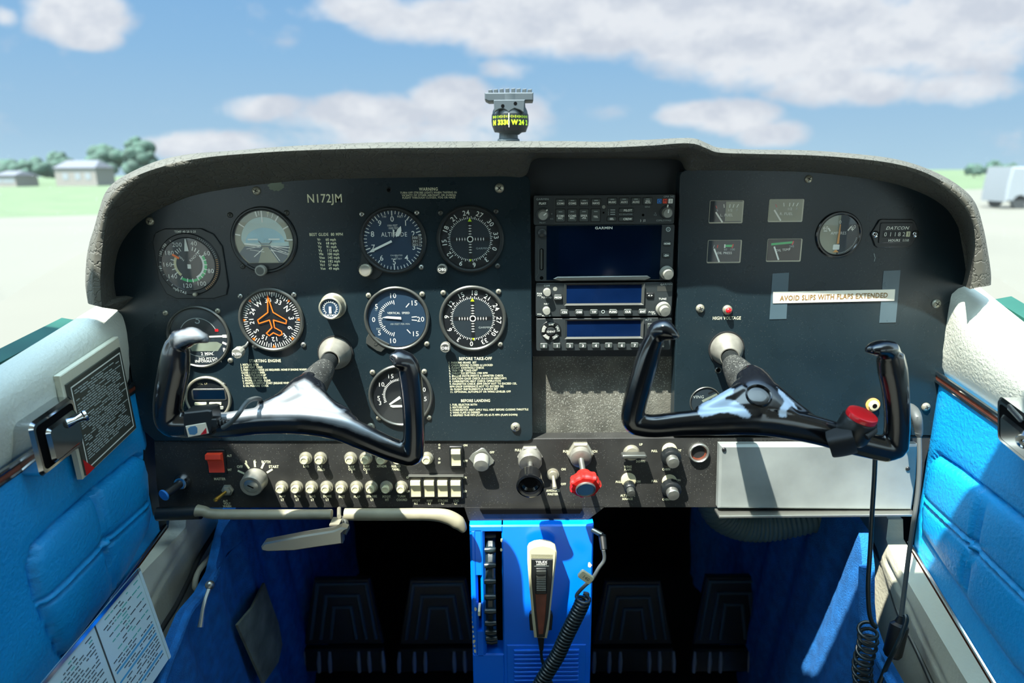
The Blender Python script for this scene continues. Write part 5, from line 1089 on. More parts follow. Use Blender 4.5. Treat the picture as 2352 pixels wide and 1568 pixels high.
mb = MB(); mb.tube([W(x, y, X=-.40) for x, y in ((484, 1342), (473, 1372), (466, 1400), (460, 1440))], [.003, .0026, .0026, .0036], 'steel', 10); mb.ell(W(482, 1343, X=-.40), (.006, .006, .006), 'steel', 8); tag(mb.build('pull_rod'), 'thin metal rod hanging in front of the white pocket, left footwell', 'rod')
RW_ = bpy.data.objects.new('trim_6', None); COL.objects.link(RW_); struct(RW_)
YY, ZZ = grid(-1.1, .15, lambda y: EZ-1.0, lambda y: zbR(y)+.004 if y < .01 else zbR(.01)+.03, 160, 90)
H = .005*np.sin(YY*8+2)+.003*np.sin(ZZ*24)
for s_ in ([(2058, 1290), (2110, 1390), (2190, 1568)], [(2075, 1225), (2160, 1360), (2262, 1568)]): q = segdist(YY, ZZ, onX(s_, .535)); H += -.004*np.exp(-(q/.003)**2)+.006*np.exp(-(q/.03)**2)
sheet(.535, -1, YY, ZZ, H, 'cream_vinyl').build('kick_panel', RW_, ang=60)
mb = MB(); mb.tube([W(x, y, X=.527) for x, y in ((1985, 1220), (2010, 1260), (2030, 1300), (2040, 1330), (2060, 1395), (2075, 1430), (2110, 1500), (2150, 1590))], .0035, 'bezel_grey', 10, smooth=4); mb.build('piping', RW_)
ruled(.475, onX([(1935, 1165), (1975, 1225), (1984, 1300), (1984, 1383), (1988, 1430), (2012, 1500), (2056, 1580), (2080, 1640)], .475)+[(-.30, EZ-1.05)], [(.78, EZ-.40), (.78, EZ-.6), (.78, EZ-.8), (.78, EZ-1.05)], 'carpet', .004, 8, -1, 'carpet', par=RW_, ph=2)
mb = MB(); mb.tube([W(x, y, X=.465) for x, y in ((1984, 1300), (1982, 1383), (1988, 1432), (2012, 1500), (2056, 1580))], .006, 'carpet', 10, smooth=4); mb.build('carpet_edge', RW_)
# checklist card
A, B, C = W(390, 1508, X=-.415), W(175, 1830, X=-.43), W(318, 1303, X=-.445)
M, w_, h_ = quadM(A, B, C); t = thing('checklist_card', 'folded white checklist in a clear sleeve, leaning on the left wall at the bottom left', 'checklist', A); M.translation = (0, 0, 0)
fx = w_*.50
mb = MB(1, M); mb.rrect(w_*.5, h_*.5, w_, h_, .002, -.0006, .0006, 'card', 0); mb.build('page', t)
mb = MB(1, M); mb.rrect(w_*.5, h_-.002, w_, .004, .001, .0, .002, 'chrome', 0); mb.rrect(.002, h_*.5, .004, h_, .001, 0, .002, 'card', 0); mb.rrect(fx, h_*.5, .0012, h_, .0003, 0, .0016, 'bezel_grey', 0); mb.build('sleeve_edge', t)
mb = MB(1, M); rd = random.Random(5)
for pg in (0, 1):
    x0 = .008+pg*fx; x1 = fx*(1+pg)-.006
    for i in range(26):
        y = h_-.010-i*(h_-.018)/26; x = x0
        mt = 'card_blue' if i in (15, 18, 24) else ('card_teal' if (pg == 0 and i < 14) or (pg and i < 3) else 'card_ink')
        if mt == 'card_blue': mb.rrect((x0+x1)/2, y, x1-x0, .0022, .0004, .0006, .0008, mt, n=1); continue
        xe = x0+(x1-x0)*rd.uniform(.4, 1)
        if pg == 0 and i < 14: x = x0+(x1-x0)*.42 if i % 2 else x0
        while x < xe:
            l = rd.uniform(.003, .010)
            if rd.random() < .8: mb.rrect(x+l/2, y, l, .0012, .0003, .0006, .0008, 'card_ink' if rd.random() < .6 else mt, n=1)
            x += l+.0014
mb.build('page_print', t)

# ============================================================ centre pedestal
YP = -.012
def WP(x, y): p = W(x, y, Y=YP); return p
t = thing('pedestal', 'bright blue painted centre pedestal below the panel, scuffed along its edges', 'pedestal', (0, 0, 0))
xl, xr = WP(1078, 1206).x, WP(1364, 1206).x; zt_ = WP(1220, 1206).z; zb_ = .10
s0, s1 = WP(1114, 1300).x, WP(1153, 1300).x; sz0, sz1 = WP(1130, 1222).z, WP(1130, 1502).z
i0, i1 = WP(1098, 1380).x, WP(1105, 1380).x; iz0, iz1 = WP(1100, 1320).z, WP(1100, 1450).z
mb = world_panel(); ZF, ZK = -YP, -.45
def fbox(x0, x1, y0, y1, ch=0.0, zf=ZF, zk=ZK): mb.box(x0, x1, y0, y1, zk, zf, 'blue_paint', ch)
fbox(s1, xr, zb_, zt_, .002); fbox(xl, s1+.002, sz0, zt_, .002, ZF); fbox(xl, s1+.002, zb_, sz1, .002)
fbox(xl, i0, sz1-.004, sz0+.004, .003); fbox(i1, s0, sz1-.004, sz0+.004, .003); fbox(i0-.002, i1+.002, iz0, sz0+.003); fbox(i0-.002, i1+.002, sz1-.003, iz1)
mb.build('housing', t)
mb = world_panel(); mb.box(xl+.006, s1+.01, zb_, zt_-.01, ZK+.01, ZF-.03, 'void'); mb.build('slot_backing', t)
mb = world_panel(); rb0, rb1 = WP(1164, 1480), WP(1346, 1480); mb.ringz
mb.box(rb0.x, rb1.x, zb_+.03, rb0.z, ZF-.001, ZF+.0015, 'blue_paint', .001)
for i in range(22): z = rb0.z-.010-i*.0072; mb.box(rb0.x+.010, rb1.x-.010, z, z+.0035, ZF+.001, ZF+.004, 'blue_paint', .0012)
mb.build('ribbed_panel', t)
mb = world_panel(); rd = random.Random(9)                # bare metal where the paint has gone along the edges
for (x, y, r) in [(1364, 1300+i*16+rd.random()*9, 1.5+rd.random()*2.5) for i in range(13)]+[(1081+(i*1.1), 1395+i*11, 2+rd.random()*1.6) for i in range(10)]+[(1092, 1398, 3.5), (1354, 1297, 5), (1151, 1262, 3), (1152, 1240, 3)]:
    p = W(x, y, Y=YP); k = KP(x, y, YP); mb.flat([(min(max(p.x+r*k*math.cos(a)*(.6+.6*rd.random()), xl+.0005), xr-.0005), p.z+r*1.7*k*math.sin(a)*(.6+.6*rd.random())) for a in [j*PI/4 for j in range(8)]], ZF+.0003, 'ink_cream')
mb.build('paint_chip', t)
# elevator trim wheel
c = Vector(((s0+s1)/2-.004, YP+.062, (sz0+sz1)/2)); R_ = .098
t = thing('elevator_trim_control', 'black elevator trim wheel with bumps, standing out of the left slot of the blue pedestal', 'trim wheel', c)
mb = MB(); mb.lathe([(.05, -.006), (R_-.008, -.007), (R_-.004, -.006), (R_-.001, -.003), (R_-.001, .003), (R_-.004, .006), (R_-.008, .007), (.05, .006)], 'rubber', o=(0, 0, 0), ax=(1, 0, 0), n=90); mb.build('wheel', t)
for i in range(30):
    a = 2*PI*i/30; d = Vector((0, math.cos(a), math.sin(a)))
    if d.y > .3: continue
    mb = MB(); mb.tube([d*(R_)+Vector((-.0075, 0, 0)), d*(R_+.0005), d*(R_)+Vector((.0075, 0, 0))], [.0035, .0048, .0035], 'rubber', 12); mb.build('knurl', t)
mb = MB(); zz = W(1102, 1392, Y=YP).z; mb.box(i0+.0005, i1-.0005, -.02, .0, -.003, .004, 'ink_cream', .0006); o = mb.build('trim_pointer'); o.location = (0, YP+.003, zz); tag(o, 'tiny cream trim pointer in the narrow slot of the pedestal', 'pointer')
# microphone on its clip
t, k = pin('microphone', 1243, 1330, 'hand microphone with cream edge and dark wood inlay hanging on the pedestal', 'microphone', YP-.004)
def mo(x, y): return ((x-1243)/1.0, (1330-y)/1.0)
mb = MB(k); L_ = [(1211, 1236), (1215, 1228), (1226, 1222), (1245, 1219), (1262, 1223), (1272, 1230), (1276, 1240), (1275, 1262), (1270, 1310), (1264, 1380), (1259, 1440), (1255, 1462), (1226, 1460), (1222, 1420), (1215, 1330), (1211, 1270)]
mb.prism([mo(*p) for p in L_], 14, 36, 'cream_plastic', 4); mb.build('shell', t)
mb = MB(k); mb.prism([mo(*p) for p in ((1219, 1254), (1267, 1255), (1266, 1300), (1258, 1400), (1250, 1456), (1232, 1456), (1226, 1390), (1219, 1300))], 33, 38, 'black_satin', 1.2); mb.build('face_inlay', t)
mb = MB(k)
for i in range(4): mb.pline([mo(1219, 1244+i*3), mo(1267, 1245+i*3)], .8, 36.4, 'bezel_grey')
mb.build('groove', t)
mb = MB(k); mb.prism([mo(*p) for p in ((1228, 1341), (1254, 1341), (1251, 1400), (1246, 1446), (1236, 1446), (1231, 1390))], 37, 39.5, 'wood', 1); mb.build('wood_inlay', t)
mb = MB(k); mb.rrect(*mo(1241, 1307), 25, 66, 3, 37, 43, 'black_satin', 1.5)
mb.rrect(*mo(1241, 1283), 23, 10, 2, 42, 47, 'bezel_grey', 1)
for i in range(9): mb.rrect(*mo(1241, 1293+i*4.4), 21, 1.8, .8, 42, 45, 'knob_grey', .5)
mb.build('talk_switch', t)
mb = MB(k); mb.text('TELEX', *mo(1242, 1261), 5.5, 38.5, 'ink', bold=.03, sx=1.1); mb.text('AIRCRAFT', *mo(1242, 1267), 3.4, 38.5, 'ink', bold=.02); mb.pline([mo(1226, 1271), mo(1258, 1271)], .9, 38.5, 'ink_dim'); mb.build('printed_text', t)
mb = MB(k); mb.tube([(*mo(1241, 1452), 26), (*mo(1242, 1475), 26), (*mo(1243, 1500), 22)], [9, 7, 5], 'black_matte', 14); mb.build('strain_relief', t)
t, k = pin('microphone_clip', 1242, 1420, 'black two-armed clip holding the microphone on the pedestal', 'clip', YP)
mb = MB(k)
for s_ in (-1, 1): mb.prism([(s_*13, 24), (s_*24, 22), (s_*27, 14), (s_*25, -22), (s_*13, -24)], 1, 13, 'black_satin', 1.5)
mb.rrect(0, 0, 30, 30, 3, .5, 8, 'black_satin', 1); mb.build('clip_arm', t)
# microphone cord: plain part, tag, coil
Yc = -.045
t = thing('coiled_microphone_cord', 'black coiled cord crossing the right half of the blue pedestal', 'cord', W(1300, 1450, Y=Yc))
ax = [W(x, y, Y=Yc) for x, y in ((1341, 1372), (1334, 1392), (1318, 1425), (1300, 1462), (1282, 1502), (1262, 1535), (1236, 1580), (1205, 1640))]
AP, _ = spline(ax, [0]*len(ax), 12); k = KP(1300, 1450, Yc); pts = []
Ls = [0]
for a, b in zip(AP, AP[1:]): Ls.append(Ls[-1]+(b-a).length)
nt_ = 40; NP = nt_*14
for i in range(NP+1):
    s_ = Ls[-1]*i/NP; j = max(0, min(len(AP)-2, int(np.searchsorted(Ls, s_))-1)); f = (s_-Ls[j])/max(1e-9, Ls[j+1]-Ls[j]); p = AP[j].lerp(AP[j+1], f); tg = (AP[j+1]-AP[j]).normalized(); a, b = frame_from(tg, Vector((0, 1, 0))); th = 2*PI*nt_*i/NP
    r = 14.5*k; pts.append(p+a*(r*math.cos(th))+b*(r*math.sin(th))-t.location)
mb = MB(); mb.tube(pts, 3.6*k, 'rubber', 8); mb.build('coil', t)
mb = MB(); P_ = [W(x, y, Y=Yc+.01) for x, y in ((1386, 1262), (1388, 1285), (1375, 1305), (1360, 1330), (1346, 1342), (1332, 1356), (1324, 1368), (1330, 1378), (1345, 1374), (1350, 1364), (1340, 1362))]
mb.tube([p-t.location for p in P_], 4.2*k, 'grey_cord', 12, smooth=5); mb.build('lead', t)
mb = MB(); a = W(1383, 1228, Y=-.02)-t.location; b = W(1387, 1262, Y=-.033)-t.location; mb.tube([a, b], [9*k, 7.5*k], 'black_satin', 16); mb.tube([a+Vector((0, .0, .0)), a+Vector((-.012, .01, .002))], 6*k, 'steel', 12); mb.build('plug', t)
mb = MB(); c_ = W(1345, 1322, Y=Yc-.004)-t.location; mb.M = Matrix.Translation(c_) @ MP @ Matrix.Rotation(math.radians(-38), 4, 'Z'); mb.rrect(0, 0, 34*k, 20*k, 4*k, 0, 8*k, 'cream_plastic', 1*k); mb.text('140', 0, 0, 8*k, 8.3*k, 'black_matte'); mb.build('cord_tag', t, 'cream tag on the cord')
t = thing('microphone_lead', 'thin black lead running down from the microphone', 'cord', W(1243, 1500, Y=-.02))
mb = MB(); mb.tube([W(x, y, Y=-.026-.0003*max(0, y-1520)) -t.location for x, y in ((1243, 1486), (1244, 1510), (1250, 1530), (1262, 1556), (1280, 1600))], 3.6*k, 'rubber', 10, smooth=5); mb.build('lead', t)

# ============================================================ rudder pedals
def pedal(px, py, label, rz=0.0):
    Y0 = .33; k = KP(px, 1420, Y0); c = W(px, 1480, Y=Y0)
    t = thing('rudder_pedal', label, 'pedal', c, (math.radians(90-8), 0, rz), 'four black rudder pedals')
    mb = MB(k); h = 1480-py
    def trap(wt, wb, yt, yb): return [(-wt/2, yt), (wt/2, yt), (wb/2, yb), (-wb/2, yb)]
    mb.prism(trap(128, 184, h, 0), -14, 0, 'rubber', 3); mb.build('pad', t)
    for (a, b, y) in ((118, 158, h-8), (80, 112, h-36), (46, 66, h-64)):
        mb = MB(k); mb.prism([(-a/2, y), (a/2, y), (b/2, 14), (b/2-7, 14), (a/2-7, y-7), (-a/2+7, y-7), (-b/2+7, 14), (-b/2, 14)], -1, 5, 'rubber_ridge', 2); mb.build('ridge', t)
    mb = MB(k); mb.prism([(-92, -6), (92, -6), (96, -62), (-96, -62)], -10, 12, 'rubber', 5); mb.build('heel_bar', t)
    for x in (-90, -55, -30, 36, 60, 92): mb = MB(k); mb.tube([(x, -10, 12), (x*1.01, -34, 14), (x*1.02, -60, 12)], [3, 5, 4], 'rubber_worn_lit', 10); mb.build('heel_rib', t)
    mb = MB(k); mb.tube([(0, -40, -12), (0, -60, -60)], 12, 'black_matte', 12); mb.tube([(0, h*.5, -12), (0, h*.5, -60)], 9, 'black_matte', 12); mb.build('pedal_arm', t)
for px, py, lb in ((790, 1320, 'far left rudder pedal, beyond the brake handle'), (1008, 1322, 'rudder pedal just left of the blue pedestal'), (1453, 1325, 'rudder pedal just right of the blue pedestal'), (1682, 1314, 'far right rudder pedal, below the corrugated duct')): pedal(px, py, lb)
# corrugated air duct
t = thing('air_duct', 'corrugated grey-green flexible air duct hanging below the aluminium plate', 'duct', W(1740, 1200, Y=.12))
P_ = [W(x, y, Y=.12) for x, y in ((1640, 1120), (1655, 1170), (1700, 1195), (1760, 1198), (1830, 1185), (1910, 1165), (1990, 1140))]; AP, _ = spline(P_, [0]*len(P_), 20); k = KP(1740, 1200, .12)
mb = MB(); mb.tube([p-t.location for p in AP], [(42+(3.2 if i % 3 == 0 else 0))*k for i in range(len(AP))], 'duct', 28); mb.build('hose', t, ang=80)
# structure in the dark behind the panel
mb = MB(); mb.box(-.5, .55, .03, .78, EZ-.34, EZ-.06, 'void'); struct(mb.build('trim_7'))

# ============================================================ magnetic compass on the dash top
YC = .2; t, k = pin('magnetic_compass', 1170, 320, 'magnetic compass with bright yellow-green figures standing on the dash hood', 'compass', YC)
def yc(y): return 320-y
def vl(mb, prof, m, n=40, cx=2): mb.lathe([(r, 0+yy) for r, yy in prof], m, o=(cx, 0, 0), ax=(0, 1, 0), n=n)
mb = MB(k); vl(mb, [(26, -4), (25, 0), (22, 2), (21, 12), (21, 18)], 'compass_grey', cx=-2); mb.build('stem', t)
mb = MB(k); vl(mb, [(20, 10), (30, 17), (36, 27), (40, 40), (41, 52), (39, 62), (35, 70), (34, 84), (34, 96)], 'compass_grey'); mb.build('housing', t)
mb = MB(k); mb.prism([(-46, 80), (54, 81), (54, 98), (-54, 98), (-54, 84)], -30, 32, 'compass_grey', 2)
for i, x in enumerate((-46, -34, -21, -8, 5, 17, 30, 42)): mb.prism([(x, 97), (x+9, 97), (x+9, 104+4*math.cos((x)/40)), (x, 103+4*math.cos(x/40))], -24, 26, 'compass_grey', 1)
mb.build('cap', t)
mb = MB(k); vl(mb, [(36, 16), (41.5, 30), (42.5, 40), (41.5, 54)], 'dial_black', 48); mb.build('card', t)
mb = MB(k)
def onring(mb2, s_, th, y, h): 
    M_ = Matrix.Translation(Vector((2, 0, 0))*k) @ Matrix.Rotation(math.radians(th), 4, 'Y') @ Matrix.Translation(Vector((0, 0, 43.2*k))); mb.M = M_; mb.text(s_, 0, y, h, 0, 'lume', bold=.05, sx=.95); mb.M = None
for s_, th in (('33', -30), ('30', -10), ('W', 14), ('24', 36), ('2', 58), ('N', -54)): onring(mb, s_, th, 35, 10)
for i in range(-11, 12): mb.M = Matrix.Translation(Vector((2, 0, 0))*k) @ Matrix.Rotation(math.radians(i*5.5), 4, 'Y') @ Matrix.Translation(Vector((0, 0, 43.2*k))); mb.rrect(0, 47, 1.4, 6 if i % 2 else 4, .3, 0, .2, 'lume', n=1); mb.M = None
mb.build('card_figures', t)
mb = MB(k); mb.box(-1.4, .2, 24, 54, 43, 46, 'ink'); mb.build('lubber_line', t)
mb = MB(k); mb.prism([(-34, 82), (-33, 56), (-24, 62), (-14, 64), (-6, 60), (-1, 55), (4, 60), (12, 64), (24, 60), (33, 54), (35, 82)], 30, 41, 'compass_grey', 1.5); mb.build('shroud', t)
for (x, y) in ((-14, 69), (14, 74)): mb = MB(k); mb.disc(4, 41.3, 'void', x, y, 16); mb.build('adjuster_hole', t)
# ============================================================ control yokes
from mathutils import noise as mnoise
def pj(p):
    d = p-EYE; z = d.dot(_F); return 1176+FPX*d.dot(_R)/z, 784-FPX*d.dot(_U)/z
def inpoly(x, y, P):
    r = False; n = len(P)
    for i in range(n):
        x0, y0 = P[i]; x1, y1 = P[(i+1) % n]
        if (y0 > y) != (y1 > y) and x < (x1-x0)*(y-y0)/(y1-y0)+x0: r = not r
    return r
def pdist(x, y, P):
    d = 1e9; n = len(P)
    for i in range(n):
        x0, y0 = P[i]; x1, y1 = P[(i+1) % n]; vx, vy = x1-x0, y1-y0; t = max(0, min(1, ((x-x0)*vx+(y-y0)*vy)/(vx*vx+vy*vy+1e-9))); d = min(d, math.hypot(x-x0-t*vx, y-y0-t*vy))
    return d
def yoke_body(t, chains, mt, sheen_chips, soft, voxel=.0016, it=7):
    mb = MB()
    for pts in chains:
        P = [W(a[0], a[1], Y=a[2]) for a in pts]; R = []
        for a in pts: k = KP(a[0], a[1], a[2]); R.append((a[3]*k, (a[4] if len(a) > 4 else a[3])*k))
        P, R = spline(P, R, 6)
        P = [p-t.location for p in P]; mb.tube(P, R, mt, 28, ref=None)
        mb.ell(P[0], (min(R[0]),)*3, mt, 10); mb.ell(P[-1], (min(R[-1]),)*3, mt, 10)
    o = mb.build('wheel_body', t)
    r = o.modifiers.new('r', 'REMESH'); r.mode = 'VOXEL'; r.voxel_size = voxel
    s_ = o.modifiers.new('s', 'SMOOTH'); s_.factor = .5; s_.iterations = it
    bpy.context.view_layer.update()
    me = bpy.data.meshes.new_from_object(o.evaluated_get(bpy.context.evaluated_depsgraph_get())); o.modifiers.clear(); o.data = me
    me.polygons.foreach_set('use_smooth', [True]*len(me.polygons))
    if not me.materials: me.materials.append(MATS[mt])
    at = me.attributes.new('sheen_chips', 'FLOAT', 'POINT'); vals = []
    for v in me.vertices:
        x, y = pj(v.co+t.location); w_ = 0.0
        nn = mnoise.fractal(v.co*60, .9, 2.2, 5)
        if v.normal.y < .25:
            for (P, fn) in sheen_chips:
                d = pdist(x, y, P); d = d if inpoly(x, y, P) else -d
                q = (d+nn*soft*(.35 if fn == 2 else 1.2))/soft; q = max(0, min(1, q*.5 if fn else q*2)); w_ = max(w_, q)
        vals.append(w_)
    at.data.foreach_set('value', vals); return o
def chain(P): return P
YL = -.135
yl = thing('control_yoke', 'pilot control yoke on the left, its black hub painted with a bright silver sheen', 'control yoke', W(690, 975, Y=YL))
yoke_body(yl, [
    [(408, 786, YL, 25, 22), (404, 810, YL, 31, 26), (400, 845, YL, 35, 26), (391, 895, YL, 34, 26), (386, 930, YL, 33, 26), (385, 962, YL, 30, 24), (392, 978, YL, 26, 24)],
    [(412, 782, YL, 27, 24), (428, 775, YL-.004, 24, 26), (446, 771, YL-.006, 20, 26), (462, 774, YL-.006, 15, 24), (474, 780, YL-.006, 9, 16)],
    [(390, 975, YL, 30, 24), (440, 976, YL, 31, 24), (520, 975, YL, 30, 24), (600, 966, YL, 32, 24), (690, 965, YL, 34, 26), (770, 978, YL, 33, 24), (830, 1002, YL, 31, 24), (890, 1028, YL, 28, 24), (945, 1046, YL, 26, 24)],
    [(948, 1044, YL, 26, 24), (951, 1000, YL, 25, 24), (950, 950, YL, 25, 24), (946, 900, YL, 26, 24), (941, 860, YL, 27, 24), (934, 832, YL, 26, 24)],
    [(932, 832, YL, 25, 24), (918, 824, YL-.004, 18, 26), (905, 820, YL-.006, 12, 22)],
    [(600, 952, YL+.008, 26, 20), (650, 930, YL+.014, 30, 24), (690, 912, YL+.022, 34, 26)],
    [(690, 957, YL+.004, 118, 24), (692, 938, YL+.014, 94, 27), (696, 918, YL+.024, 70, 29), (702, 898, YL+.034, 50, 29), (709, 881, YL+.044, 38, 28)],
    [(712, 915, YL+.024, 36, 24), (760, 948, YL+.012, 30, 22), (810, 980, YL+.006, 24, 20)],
    ], 'yoke_sheen', [([(535, 940), (600, 925), (640, 908), (672, 878), (700, 866), (735, 890), (770, 928), (812, 962), (880, 1000), (930, 1022), (920, 1030), (860, 1010), (800, 986), (760, 976), (700, 966), (620, 964), (545, 972), (500, 966), (500, 946)], 2), ([(395, 760), (440, 745), (480, 765), (480, 786), (430, 790), (395, 800)], 1)], 7)  # silver masks paint the sun's sheen on hub top and grip cap
YR = -.175
yr = thing('control_yoke', 'copilot control yoke on the right, black with chipped pale patches beside a round hub recess', 'control yoke', W(1745, 975, Y=YR))
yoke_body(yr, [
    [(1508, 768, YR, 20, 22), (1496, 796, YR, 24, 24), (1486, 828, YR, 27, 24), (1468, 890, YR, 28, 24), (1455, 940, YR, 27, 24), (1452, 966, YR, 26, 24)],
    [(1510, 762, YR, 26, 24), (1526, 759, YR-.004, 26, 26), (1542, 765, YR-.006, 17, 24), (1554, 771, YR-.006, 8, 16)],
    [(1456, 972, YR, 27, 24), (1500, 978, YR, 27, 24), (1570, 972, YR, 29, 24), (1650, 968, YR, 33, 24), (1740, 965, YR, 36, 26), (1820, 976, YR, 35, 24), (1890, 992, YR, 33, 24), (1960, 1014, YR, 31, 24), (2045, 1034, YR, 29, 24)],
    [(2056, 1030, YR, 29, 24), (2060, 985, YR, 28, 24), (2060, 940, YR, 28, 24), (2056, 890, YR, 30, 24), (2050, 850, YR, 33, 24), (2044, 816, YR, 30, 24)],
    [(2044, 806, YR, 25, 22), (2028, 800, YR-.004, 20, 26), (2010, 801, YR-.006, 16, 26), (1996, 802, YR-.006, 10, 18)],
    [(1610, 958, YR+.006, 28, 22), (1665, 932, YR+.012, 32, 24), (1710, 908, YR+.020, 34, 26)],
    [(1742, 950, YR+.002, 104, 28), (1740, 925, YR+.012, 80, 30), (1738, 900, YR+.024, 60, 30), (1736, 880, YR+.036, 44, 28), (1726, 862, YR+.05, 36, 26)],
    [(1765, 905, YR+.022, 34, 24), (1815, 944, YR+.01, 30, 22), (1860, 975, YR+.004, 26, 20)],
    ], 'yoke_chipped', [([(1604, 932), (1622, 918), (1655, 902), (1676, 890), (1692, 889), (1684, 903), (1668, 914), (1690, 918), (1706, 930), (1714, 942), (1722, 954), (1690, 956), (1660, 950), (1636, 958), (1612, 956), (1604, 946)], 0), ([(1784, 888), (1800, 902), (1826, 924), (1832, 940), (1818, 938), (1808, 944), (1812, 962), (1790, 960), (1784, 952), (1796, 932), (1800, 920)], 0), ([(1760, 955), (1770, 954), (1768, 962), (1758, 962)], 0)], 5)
# round recess on the copilot hub, lying on the hub's upper face
bd = [c for c in yr.children if c.name.startswith('wheel_body')][0]
bpy.context.view_layer.update()
ok_, c_, nv, _i = bd.ray_cast(EYE-yr.location, ray(1743, 908).normalized())
c_ = c_+yr.location if ok_ else W(1743, 908, Y=YR-.014); nv = (nv if ok_ else Vector((0, -.78, .62))).normalized()
k = KP(1743, 908, YR-.02)
mb = MB(); mb.lathe([(31*k, -.010), (31*k, .0), (29*k, .0018), (27*k, .0012), (25.5*k, -.0006), (24*k, -.0004), (0, -.0002)], 'black_gloss', o=c_-yr.location, ax=nv, n=48); mb.build('hub_recess', yr)
def shaft(t, cup, Yc, pts, label, collar):
    u = thing('yoke_cup', label, 'bearing cup', W(*cup, Y=0.0), ROTP); k = KP(*cup)
    d = (W(pts[0][0], pts[0][1], Y=pts[0][2])-W(*cup, Y=0)); ax = Vector((d.x, d.z, -d.y)).normalized()
    mb = MB(k); mb.ringz(34, 41, 0, 3, 'black_matte', n=40); mb.lathe([(38, 0), (37, 8), (35, 16), (29, 34), (23, 50), (21, 56), (19, 56), (19, 48)], 'cup_silver', o=(0, 0, 0), ax=ax, n=48); mb.build('cup', u)
    mb = MB(); P = [W(x, y, Y=yy)-t.location for x, y, yy, r in pts]; R = [r*KP(x, y, yy) for x, y, yy, r in pts]
    a = W(*cup, Y=-.002)-t.location; mb.tube([a, P[0], P[1]], [15*k, 16*k, 17*k], 'black_satin', 24)
    for i in range(5): q = P[0].lerp(P[1], .1+i*.2); dd = (P[1]-P[0]).normalized(); mb.tube([q-dd*.0012, q+dd*.0012], 19*k, 'bezel', 24)
    mb.build('shaft', t)
    mb = MB(); mb.tube(P[1:], R[1:], 'collar', 32, smooth=5); mb.build('collar', t)
shaft(yl, (771, 810), -.03, [(757, 828, -.034, 17), (748, 842, -.048, 22), (738, 856, -.060, 28), (722, 878, -.078, 34), (712, 892, -.092, 35), (704, 904, -.104, 30)], 'silver bell-shaped cup where the pilot yoke shaft leaves the panel', 1)
shaft(yr, (1668, 800), -.03, [(1677, 822, -.034, 17), (1683, 835, -.052, 23), (1690, 846, -.066, 29), (1706, 868, -.092, 37), (1720, 884, -.118, 38), (1730, 896, -.136, 34)], 'silver bell-shaped cup where the copilot yoke shaft leaves the panel', 1)
# push-to-talk box with plug on the pilot yoke
Yb = YL-.03
t, k = pin('push_to_talk_box', 461, 972, 'black push-to-talk box with a worn sticker strapped to the left arm of the pilot yoke', 'switch box', Yb)
mb = MB(k); mb.prism([(-40, 12), (-36, 26), (20, 32), (28, 30), (28, -6), (20, -26), (-34, -36), (-42, -30)], -46, 0, 'black_satin', 3); mb.build('case', t)
mb = MB(k); mb.prism([(-35, -6), (12, 2), (16, -24), (-32, -33)], -2, 2, 'label_white', .5); mb.build('sticker', t)
mb = MB(k); mb.prism([(-30, -12), (-24, -7), (-12, -5), (-8, -10), (-9, -22), (-16, -27), (-28, -26)], 2, 2.6, 'cap_grey_blue'); mb.prism([(-3, -27), (12, -10), (12, -24)], 2, 2.6, 'red'); mb.build('sticker_print', t)
mb = MB(k); mb.tube([(-30, -36, -20), (16, -32, -10), (28, -22, -8)], 3, 'black_matte', 8); mb.tube([(-42, 16, -30), (-44, -30, -20), (-30, -37, -18)], 3, 'black_matte', 8); mb.build('tie', t)
mb = MB(k); mb.rrect(32, 0, 14, 22, 3, -18, 2, 'black_satin', 2)
for i in range(4): mb.tube([(36+i*7, -2, -8), (40+i*7, -1.5, -8)], 10-i*1.3, 'black_satin', 14)
mb.build('plug', t)
t = thing('yoke_cable', 'thin grey cable looping over the left arm of the pilot yoke', 'cable', W(540, 960, Y=Yb))
mb = MB(); mb.tube([W(x, y, Y=yy)-t.location for x, y, yy in ((512, 982, Yb), (530, 970, Yb-.004), (548, 950, Yb-.006), (560, 932, Yb+.004), (572, 920, Yb+.014), (588, 915, Yb+.028), (598, 918, Yb+.04), (596, 928, Yb+.05))], 5.5*KP(540, 960, Yb), 'grey_cord', 12, smooth=6); mb.build('lead', t)
# red push button on the copilot yoke
Yb = YR-.008
c_ = W(1954, 1000, Y=Yb); t = thing('push_to_talk_button', 'large red push button in a black round housing on the copilot yoke', 'push button', c_); k = KP(1954, 1000, Yb)
ax = Vector((.22, -.24, .95)).normalized()
mb = MB(); mb.lathe([(34*k, -8*k), (38*k, 0), (39*k, 12*k), (38*k, 46*k), (36*k, 50*k), (30*k, 51*k)], 'black_satin', o=(0, 0, 0), ax=ax, n=48); mb.build('housing', t)
mb = MB(); mb.lathe([(33*k, 46*k), (34*k, 58*k), (32.5*k, 62*k), (28*k, 63.5*k), (0, 62*k)], 'red', o=(0, 0, 0), ax=ax, n=48); mb.build('button', t)
mb = MB(); P = [W(x, y, Y=yy)-t.location for x, y, yy in ((1925, 985, YR-.01), (1928, 1004, YR-.034), (1935, 1022, YR-.035), (1940, 1040, YR-.022), (1942, 1044, YR-.004))]
mb.tube(P, [(27*k, 3*k)]*5, 'black_matte', 24, smooth=8, ref=Vector((1, -.1, .25))); mb.build('strap', t)
mb = MB(); mb.tube([W(2000, 975, Y=YR-.012)-t.location, W(2008, 990, Y=YR-.026)-t.location, W(1990, 1004, Y=YR-.03)-t.location], 7*k, 'black_matte', 12, smooth=3); mb.build('cable_tie', t)
